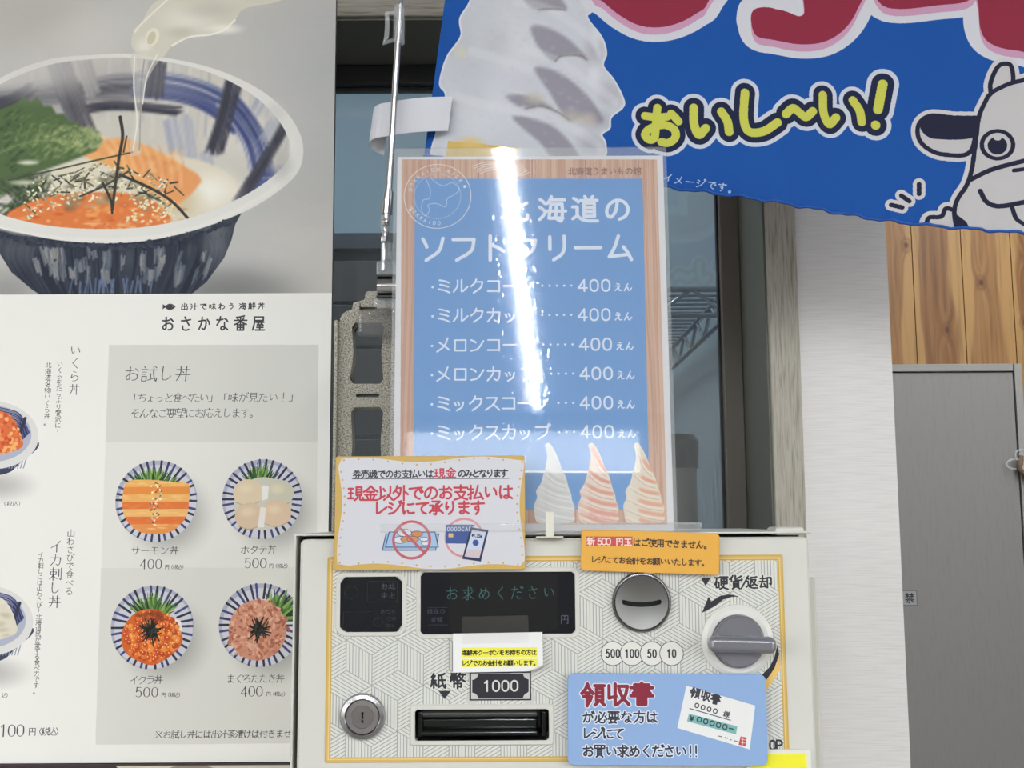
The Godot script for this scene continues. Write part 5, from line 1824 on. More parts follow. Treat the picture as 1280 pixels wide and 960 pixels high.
func price_print() -> Canvas:
	var c := Canvas.new(209.6, 297, 6.5, rgb(214, 213, 216))
	var r := RandomNumberGenerator.new()
	r.seed = 12
	var wood := c.path([3.2, 2.0, 204.8, 3.2, 204.7, 289.4, 5.4, 288.4], false, true)
	var kept := c.begin()
	c.rect(0, 0, 209.6, 297, rgb(196, 160, 138))
	for i in 240:
		var x := r.randf_range(0, 209)
		c.stroke([x, -5, x + r.randf_range(-2, 2), 100, x + r.randf_range(-2, 2), 200, x + r.randf_range(-2, 2), 300], r.randf_range(0.3, 1.8), [rgb(186, 144, 122), rgb(206, 172, 150), rgb(192, 152, 132), rgb(200, 166, 142)][i % 4])
	for x in [25.0, 64.0, 106.0, 148.0, 190.0]:
		c.rect(x, 0, 0.4, 300, rgb(150, 108, 92))
	c.end(kept, wood)
	# blue field
	var blue := rgb(96, 148, 204)
	c.shape([13.8, 18.0, 193.0, 19.0, 191.9, 278.6, 15.4, 277.7], blue)
	var pale := rgb(216, 224, 236)
	c.stroke([17.0, 248.4, 192.0, 250.5], 1.47, pale, false)
	# stamp
	c.ring(31.8, 32.6, 26.26, 0.55, rgb(222, 214, 214))
	c.ring(31.8, 32.6, 18.32, 0.31, rgb(190, 200, 214))
	var mid := Vector2(31.8, 32.6)
	for q in 2:
		var word: String = ["HOKKAIDO MILK", "HOKKAIDO"][q]
		for i in word.length():
			var ang := (-PI * 0.92 + i * 0.19) if q == 0 else (PI * 0.86 - i * 0.17)
			var p := mid + Vector2.from_angle(ang) * 21.99
			c.letter(word[i], p.x, p.y, 3.36, 0.46, rgb(206, 208, 216), ang + (PI / 2 if q == 0 else -PI / 2), 0.7)
	for q in [53.2, 24.8, 10.6, 43.6].size() / 2:
		c.ellipse([53.2, 24.8, 10.6, 43.6][q * 2], [53.2, 24.8, 10.6, 43.6][q * 2 + 1], 1.22, 1.22, rgb(214, 216, 224))
	c.stroke([22.9, 18.7, 26.2, 28.0, 25.0, 34.5, 20.6, 35.8, 19.4, 43.7, 22.6, 48.9, 25.6, 43.7, 24.4, 39.8, 30.6, 38.5, 38.2, 41.2, 39.4, 34.6, 45.0, 31.4, 48.8, 26.8, 43.1, 21.5, 36.8, 24.1, 30.5, 21.4, 26.1, 17.4], 0.49, rgb(178, 200, 226))
	for i in 5:
		c.stroke([58.8, 8.3, 67.7, 5.1, 79.0, 5.1, 90.4, 9.8, 98.0, 7.2].map(func(q): return q + i * 1.5), 0.49, rgb(222, 212, 212))
	c.row("北海道うまいもの館", 137.4, 12.7, 188.8, 12.7, 6.41, 0.92, rgb(142, 104, 92))
	# headings
	c.letter("北", 92.1, 43.4, 21.99, 2.63, pale)
	c.row("海道の", 121.6, 43.6, 172.3, 43.9, 21.99, 2.63, pale)
	c.row("ソフトクリーム", 28.4, 74.9, 173.5, 75.1, 23.21, 2.69, pale)
	# six lines of prices
	var y_px := [31.1, 105.5, 31.2, 128.7, 31.4, 152.0, 31.5, 174.7, 31.7, 197.3, 31.8, 219.6]
	var left := [37.3, 105.5, 37.4, 128.7, 37.2, 152.0, 37.3, 174.8, 37.4, 197.3, 37.6, 219.7]
	var last := [109.7, 105.9, 109.5, 129.1, 110.5, 152.4, 110.3, 175.1, 111.3, 197.7, 112.3, 220.1]
	var coin := [144.4, 106.4, 144.0, 129.6, 144.6, 152.2, 144.8, 174.7, 144.5, 197.3, 144.7, 219.9]
	var names := ["ミルクコーン", "ミルクカップ", "メロンコーン", "メロンカップ", "ミックスコーン", "ミックスカップ"]
	for i in 6:
		var y: float = y_px[i * 2 + 1]
		var n: String = names[i]
		var long := n.length() == 7
		var x0: float = left[i * 2]
		var x1: float = left[i * 2] + (12.40 * 6 if long else 12.83 * 5)
		c.row(n, x0, y, x1, y, 12.83, 1.34, pale)
		c.ellipse(x0 - 8.86, y + 0.61, 0.98, 0.98, pale)
		var xc: float = coin[i * 2]
		var dots := 3 if long else 5
		for q in dots:
			c.ellipse(xc - 8.55 - q * 5.62, y, 0.85, 0.85, pale)
		c.row("400", xc, y, xc + 18.02, y, 10.69, 1.40, pale, 0.0, 0.74)
		c.row("えん", xc + 27.48, y + 1.53, xc + 35.12, y + 1.53, 7.02, 0.92, pale)
	# three printed swirls of ice cream
	for q in 3:
		var base_x: float = [121.2, 287.2, 154.0, 287.4, 188.1, 287.5][q * 2]
		var base_y: float = [121.2, 287.2, 154.0, 287.4, 188.1, 287.5][q * 2 + 1]
		swirl(c, base_x, base_y, 0.61, q)
	return c


func swirl(c: Canvas, x: float, y: float, s: float, kind: int) -> void:
	var r := RandomNumberGenerator.new()
	r.seed = 60 + kind
	var p := []
	for q in [[-12, -94], [-9, -97], [-5, -96], [2, -84], [8, -68], [14, -54], [17, -42], [20, -34], [21, -26], [24, -18], [23, -10], [24, -3], [18, 1], [0, 2], [-18, 1], [-24, -3], [-25, -10], [-26, -20], [-22, -30], [-23, -38], [-17, -48], [-13, -62], [-9, -78], [-10, -88]]:
		p.append(x + q[0] * s)
		p.append(y + q[1] * s)
	var outline := c.path(p, true, true)
	var kept := c.begin()
	var light: Color = [rgb(214, 213, 210), rgb(222, 206, 192), rgb(218, 208, 190)][kind]
	var deep: Color = [rgb(196, 196, 194), rgb(218, 140, 116), rgb(222, 150, 118)][kind]
	c.rect(x - 30 * s, y - 100 * s, 60 * s, 106 * s, light)
	var turns := [[-22, -34, 22, -20, 7], [-24, -22, 24, -8, 7], [-22, -10, 22, 2, 6], [-18, -48, 18, -34, 6], [-12, -64, 14, -48, 5], [-6, -90, 10, -62, 4]]
	for q in turns:
		for i in 30:
			var f := i / 29.0
			if kind == 2 and f < 0.35:
				continue
			var a := Vector2(lerpf(q[0], q[2], f), lerpf(q[1], q[3], f) + 3.0 * sin(f * PI))
			c.dab(x + a.x * s, y + a.y * s, 4.5 * s, q[4] * 0.62 * s, Color(deep, 0.30 if kind == 0 else 0.42))
	for q in turns:
		c.stroke([x + q[0] * s, y + (q[1] + 4) * s, x, y + (q[1] + q[3]) * 0.5 * s + 7 * s, x + q[2] * s, y + (q[3] + 4) * s], 1.6 * s, Color(light.lightened(0.25), 0.7))
		c.stroke([x + q[0] * s, y + (q[1] + 7) * s, x, y + (q[1] + q[3]) * 0.5 * s + 10 * s, x + q[2] * s, y + (q[3] + 7) * s], 1.0 * s, Color(deep.darkened(0.12), 0.5))
	if kind == 1:
		for i in 30:
			c.dab(x + r.randf_range(-12, 20) * s, y + r.randf_range(-14, 0) * s, 5 * s, 3 * s, rgb(224, 160, 156, 80))
	c.dab(x - 18 * s, y - 40 * s, 10 * s, 60 * s, Color(light.lightened(0.2), 0.6))
	c.end(kept, outline)


# ---------------------------------------------------------------- cards and notes on the machine

# a laminated card: printed face with rounded corners, standing off the machine's front
func card(called: String, label: String, at: Vector3, turn: float, w: float, h: float, r: float, c: Canvas, edge: Color, gloss := 0.28) -> Node3D:
	var t := thing(called, label, "card", at)
	t.rotation.z = deg_to_rad(-turn)
	var b := plate(Vector2(w / 2, -h / 2), w, h, r, -0.0012, 0.0, 0.0003, [], Rect2(0, -h, w, h))
	part(t, "printed_card", b, [flat(edge, 0.4), printed(c, gloss)])
	var g := Geo.new()
	for q in [[0.2, 0.85], [0.8, 0.85], [0.5, 0.92]]:
		g.rbox(Vector3(w * q[0], -h * q[1], -0.0030), Vector3(0.008, 0.006, 0.0036), 0.0004)
	part(t, "adhesive_pad", g, flat(rgb(220, 218, 210), 0.8))
	return t


func build_cards() -> void:
	card("payment_card", "yellow-edged card saying cash only with crossed-out coins", Vector3(-0.1300, 1.4468, 0.0060), 0.06, 0.1391, 0.0828, 0.002, cash_print(), rgb(196, 158, 84))
	card("coin_card", "orange card about new coins beside the coin plate", Vector3(0.0502, 1.3930, 0.0064), 2.27, 0.1007, 0.0300, 0.0028, coin_print(), rgb(224, 166, 70))
	card("receipt_card", "blue card with a drawn receipt below the return knob", Vector3(0.0389, 1.2902, 0.0060), 0.63, 0.1425, 0.0640, 0.0050, receipt_print(), rgb(128, 160, 208))
	# paper note held by clear tape
	var c := Canvas.new(65, 27.4, 12, rgb(228, 228, 226))
	c.shape([6.3, 10.1, 61.0, 10.7, 60.9, 17.5, 6.2, 16.9], rgb(232, 226, 84))
	c.shape([6.2, 18.0, 61.4, 18.6, 61.3, 24.0, 6.1, 23.7], rgb(232, 226, 84))
	c.row("海鮮丼クーポンをお持ちの方は", 8.3, 13.7, 58.6, 14.2, 3.89, 0.59, rgb(44, 44, 40))
	c.row("レジでのお会計をお願いします。", 8.2, 20.9, 59.9, 21.5, 3.89, 0.59, rgb(44, 44, 40))
	var t := thing("paper_note", "white paper note with yellow highlighted lines taped under the display", "note", Vector3(-0.0439, 1.3181, 0.0021))
	t.rotation.z = deg_to_rad(0.71)
	var face := Geo.new()
	var back := Geo.new()
	var n := 16
	var pt := func(i: int, j: int) -> Vector3:
		var x := 0.065 * i / n
		var y := -0.0274 * j / n
		var curl := 0.005 * pow(clampf((x / 0.065 - 0.72) / 0.28, 0.0, 1.0) * clampf(-y / 0.0274, 0.0, 1.0), 2.0) + 0.0018 * pow(-y / 0.0274, 2.0)
		var cut := clampf((x / 0.065) + (-y / 0.0274) - 1.84, 0.0, 1.0)
		return Vector3(x - cut * 0.03, y + cut * 0.014, curl)
	for i in n:
		for j in n:
			var q := [pt.call(i, j), pt.call(i + 1, j), pt.call(i + 1, j + 1), pt.call(i, j + 1)]
			var uv := []
			for p: Vector3 in q:
				uv.append(Vector2(p.x / 0.065, -p.y / 0.0274))
			var nn: Vector3 = (q[1] - q[3]).cross(q[0] - q[2]).normalized()
			nn = nn if nn.z > 0.0 else -nn
			var o := nn * 0.00012
			face.tri(q[0] + o, q[1] + o, q[2] + o, nn, nn, nn, uv[0], uv[1], uv[2])
			face.tri(q[0] + o, q[2] + o, q[3] + o, nn, nn, nn, uv[0], uv[2], uv[3])
			back.tri(q[0], q[1], q[2], -nn, -nn, -nn)
			back.tri(q[0], q[2], q[3], -nn, -nn, -nn)
	part(t, "paper", [back, face], [flat(rgb(224, 224, 222), 0.8), printed(c, 0.7)])
	var g := Geo.new()
	g.rbox(Vector3(0.0310, 0.0022, 0.0004), Vector3(0.0480, 0.0195, 0.0003), 0.0001)
	var tape := clear_plastic(0.006, 0.03)
	tape.heightmap_enabled = true
	tape.heightmap_texture = noise_texture(33, 0.02, [Color.BLACK, Color.WHITE], 3, 256)
	tape.heightmap_scale = 0.004
	tape.uv1_triplanar = true
	tape.uv1_scale = Vector3(14, 5, 14)
	part(t, "clear_tape", g, tape, "wide strip of clear tape")
	# a further notice low on the machine
	var y := Canvas.new(46, 40, 4, rgb(222, 222, 212))
	y.rect(3, 3.2, 40, 40, rgb(236, 230, 60))
	t = thing("yellow_notice", "small white-edged yellow notice below the blue receipt card", "notice", Vector3(0.1700, 1.2355, 0.0020))
	var b := plate(Vector2(0.0195, -0.020), 0.046, 0.040, 0.001, -0.0014, 0.0, 0.0, [], Rect2(-0.0035, -0.040, 0.046, 0.040))
	part(t, "printed_card", b, [flat(rgb(222, 222, 212)), printed(y, 0.4)])


func cash_print() -> Canvas:
	var c := Canvas.new(139.1, 82.8, 9, rgb(202, 168, 94))
	# white field with a wavy edge and dots
	var p := []
	var a := [4.5, 4.4, 135.6, 3.8, 135.2, 79.3, 5.5, 78.2]
	for k in 4:
		var from := Vector2(a[k * 2], a[k * 2 + 1])
		var to := Vector2(a[(k + 1) % 4 * 2], a[(k + 1) % 4 * 2 + 1])
		var side := (to - from).normalized().orthogonal()
		var n := 24
		for i in n:
			var f := float(i) / n
			var q := from.lerp(to, f) - side * -(1.5 + 1.9 * sin(f * TAU * (1.5 if k % 2 == 0 else 1.0) + [0.6, 2.0, 3.4, 0.9][k]))
			p.append(q.x)
			p.append(q.y)
	c.shape(p, rgb(206, 206, 212))
	for i in range(0, p.size() / 2, 2):
		var q := Vector2(p[i * 2], p[i * 2 + 1])
		q = q.move_toward(Vector2(69, 41), 1.9)
		c.ellipse(q.x, q.y, 0.75, 0.75, rgb(196, 168, 112))
	var ink := rgb(44, 46, 56)
	var red := rgb(190, 62, 78)
	c.row("券売機でのお支払いは", 15.8, 13.3, 69.2, 12.9, 6.37, 0.77, ink)
	c.row("現金", 76.5, 12.6, 84.7, 12.4, 7.79, 1.00, red)
	c.row("のみとなります", 92.7, 13.0, 123.8, 12.8, 6.25, 0.89, ink)
	c.stroke([12.3, 16.5, 127.3, 16.7], 0.47, ink, false)
	c.row("現金以外でのお支払いは", 15.1, 27.3, 124.9, 26.6, 11.56, 1.47, red)
	c.row("レジにて承ります", 33.6, 38.1, 104.4, 37.8, 10.86, 1.53, red)
	# crossed-out notes and coins
	var edge := rgb(52, 82, 118)
	c.shape([37.3, 56.4, 76.4, 56.6, 74.1, 68.9, 34.5, 68.8], edge)
	c.shape([37.9, 57.0, 75.7, 57.2, 73.5, 68.4, 35.4, 68.2], rgb(150, 178, 208))
	c.shape([39.6, 55.0, 73.5, 55.1, 76.2, 66.7, 36.8, 66.5], edge)
	c.shape([40.2, 55.6, 73.0, 55.8, 75.3, 66.1, 37.7, 65.9], rgb(160, 186, 214))
	for q in [[51.0, 55.9, 9, rgb(212, 212, 218)], [47.8, 61.1, 8.5, rgb(214, 214, 220)], [52.5, 60.5, 7.5, rgb(206, 140, 90)], [60.1, 56.8, 7.5, rgb(204, 136, 86)], [57.2, 60.6, 7.5, rgb(206, 142, 92)], [65.3, 60.6, 5.5, rgb(214, 214, 220)], [66.2, 63.8, 5, rgb(214, 214, 220)]]:
		c.ellipse(q[0], q[1], q[2] * 0.59, q[2] * 0.32, edge)
		c.ellipse(q[0], q[1], q[2] * 0.59 - 0.4, q[2] * 0.32 - 0.4, q[3])
	var ban := rgb(186, 92, 102)
	c.ring(56.3, 61.1, 13.27, 1.89, ban)
	c.stroke([47.2, 52.1, 65.4, 70.1], 1.89, ban, false)
	# allowed card and telephone
	c.ring(94.5, 59.6, 13.57, 1.53, rgb(206, 140, 146))
	c.shape([81.0, 50.2, 102.1, 50.3, 102.1, 63.9, 81.1, 63.8], rgb(66, 88, 146))
	c.row("OOOOCARD", 83.1, 53.4, 101.5, 53.3, 3.30, 0.47, rgb(190, 200, 220), 0.0, 0.62)
	c.shape([83.1, 56.4, 86.5, 56.4, 86.6, 59.3, 83.1, 59.3], rgb(206, 176, 126))
	c.shape([99.1, 52.1, 112.3, 54.1, 106.7, 76.9, 93.1, 74.9], rgb(40, 46, 82), false)
	c.shape([100.3, 54.0, 110.5, 55.6, 105.6, 74.6, 94.8, 73.2], rgb(196, 204, 222))
	c.shape([96.8, 67.7, 107.1, 68.8, 105.6, 74.6, 94.8, 73.2], rgb(206, 190, 196))
	c.row("¥1,234", 100.7, 57.9, 107.0, 58.8, 2.24, 0.53, rgb(40, 44, 60), 0.14, 0.6)
	c.ellipse(102.9, 63.3, 2.24, 2.24, rgb(58, 84, 150))
	return c


func coin_print() -> Canvas:
	var c := Canvas.new(100.7, 30, 11, rgb(226, 170, 74))
	c.shape([3.6, 5.4, 37.2, 4.3, 37.4, 11.4, 3.8, 12.2], rgb(196, 84, 84))
	c.letter("新", 7.0, 8.7, 5.66, 0.77, rgb(238, 214, 206), -0.03)
	c.row("500", 13.4, 8.7, 19.8, 8.5, 5.55, 0.83, rgb(238, 214, 206), -0.03, 0.7)
	c.row("円玉", 27.9, 8.3, 34.0, 8.3, 5.66, 0.83, rgb(238, 214, 206), -0.03)
	c.row("はご使用できません。", 40.5, 8.4, 92.0, 8.6, 6.02, 0.83, rgb(60, 52, 44), -0.02)
	c.row("レジにてお会計をお願いいたします。", 9.9, 21.8, 90.2, 21.5, 5.19, 0.74, rgb(60, 52, 44), -0.02)
	return c


func receipt_print() -> Canvas:
	var c := Canvas.new(142.5, 64, 9, rgb(140, 170, 212))
	var pale := rgb(220, 224, 232)
	for k in 2:
		c.row("領収書", 18.4, 15.1, 53.1, 14.3, 15.93, [3.89, 2.48][k], [pale, rgb(136, 44, 62)][k], 0.0, 1.06)
		var ink: Color = [pale, rgb(44, 48, 60)][k]
		var w: float = [2.48, 1.12][k]
		c.row("が必要な方は", 14.6, 30.9, 60.4, 30.3, 8.85, w, ink)
		c.row("レジにて", 14.3, 42.0, 36.3, 41.9, 8.61, w, ink)
		c.row("お買い求めください", 14.5, 54.2, 80.7, 53.8, 8.85, w, ink)
		c.row("!!", 87.5, 53.8, 91.5, 53.8, 8.85, w, ink)
	# drawn receipt
	c.shape([85.2, 8.2, 134.3, 21.9, 129.7, 52.4, 78.3, 37.8], rgb(228, 228, 226))
	c.row("領収書", 91.5, 13.2, 106.0, 17.6, 7.08, 1.12, rgb(56, 56, 66), 0.24)
	c.row("OOOO", 92.5, 22.1, 105.6, 25.9, 3.54, 0.77, rgb(56, 56, 66), 0.24, 0.95)
	c.letter("様", 113.6, 28.1, 4.42, 0.53, rgb(56, 56, 66), 0.24)
	c.stroke([87.3, 24.2, 116.4, 32.2], 0.59, rgb(56, 56, 66), false)
	c.shape([86.7, 27.7, 121.2, 36.4, 120.2, 42.0, 85.3, 33.1], rgb(126, 178, 176))
	c.letter("¥", 88.7, 31.1, 3.54, 0.89, rgb(40, 60, 66), 0.24, 0.8)
	c.row("OOOOO-", 94.1, 31.9, 116.9, 38.1, 3.89, 0.83, rgb(40, 60, 66), 0.24)
	for q in [[107.6, 43.2, 109.9, 43.7], [112.2, 44.2, 113.9, 44.8], [115.9, 45.5, 116.7, 45.9], [119.0, 46.4, 121.8, 47.2]]:
		c.stroke(q, 0.59, rgb(80, 80, 80), false)
	c.shape([123.4, 43.4, 127.6, 44.1, 126.9, 50.0, 121.8, 49.2], rgb(190, 72, 72))
	for q in [[123.8, 45.3, 126.7, 45.8], [123.5, 47.5, 126.4, 48.0], [125.1, 44.2, 124.7, 49.1]]:
		c.stroke(q, 0.41, rgb(228, 214, 210), false)
	return c


# ---------------------------------------------------------------- odds and ends

func build_small_things() -> void:
	# a clear hook on the far door's edge with a cord knotted through it
	var t := thing("clear_hook", "clear plastic hook with a brown cord at the grey door", "hook", Vector3(1.900, 1.55, -3.36))
	var g := Geo.new()
	var ring := []
	for i in 17:
		ring.append(Vector3(-0.030 + cos(TAU * i / 16) * 0.030, 0.045 + sin(TAU * i / 16) * 0.018, 0.012))
	g.tube(ring, 0.004, 8, false)
	ring = []
	for i in 17:
		ring.append(Vector3(-0.005 + cos(TAU * i / 16) * 0.022, 0.078 + sin(TAU * i / 16) * 0.020, 0.016))
	g.tube(ring, 0.004, 8, false)
	part(t, "hook_rings", g, clear_plastic(0.25, 0.1))
	g = Geo.new()
	g.tube([Vector3(-0.002, 0.075, 0.010), Vector3(-0.012, 0.050, 0.018), Vector3(-0.016, 0.028, 0.018), Vector3(0.004, 0.008, 0.014), Vector3(0.012, -0.02, 0.010)], [0.008, 0.011, 0.010, 0.008, 0.006], 10)
	part(t, "cord", g, flat(rgb(128, 104, 84), 0.8))
	g = Geo.new()
	g.rbox(Vector3(0.006, 0.05, 0.003), Vector3(0.030, 0.075, 0.010), 0.003)
	part(t, "hook_base", g, flat(rgb(188, 184, 178), 0.5))


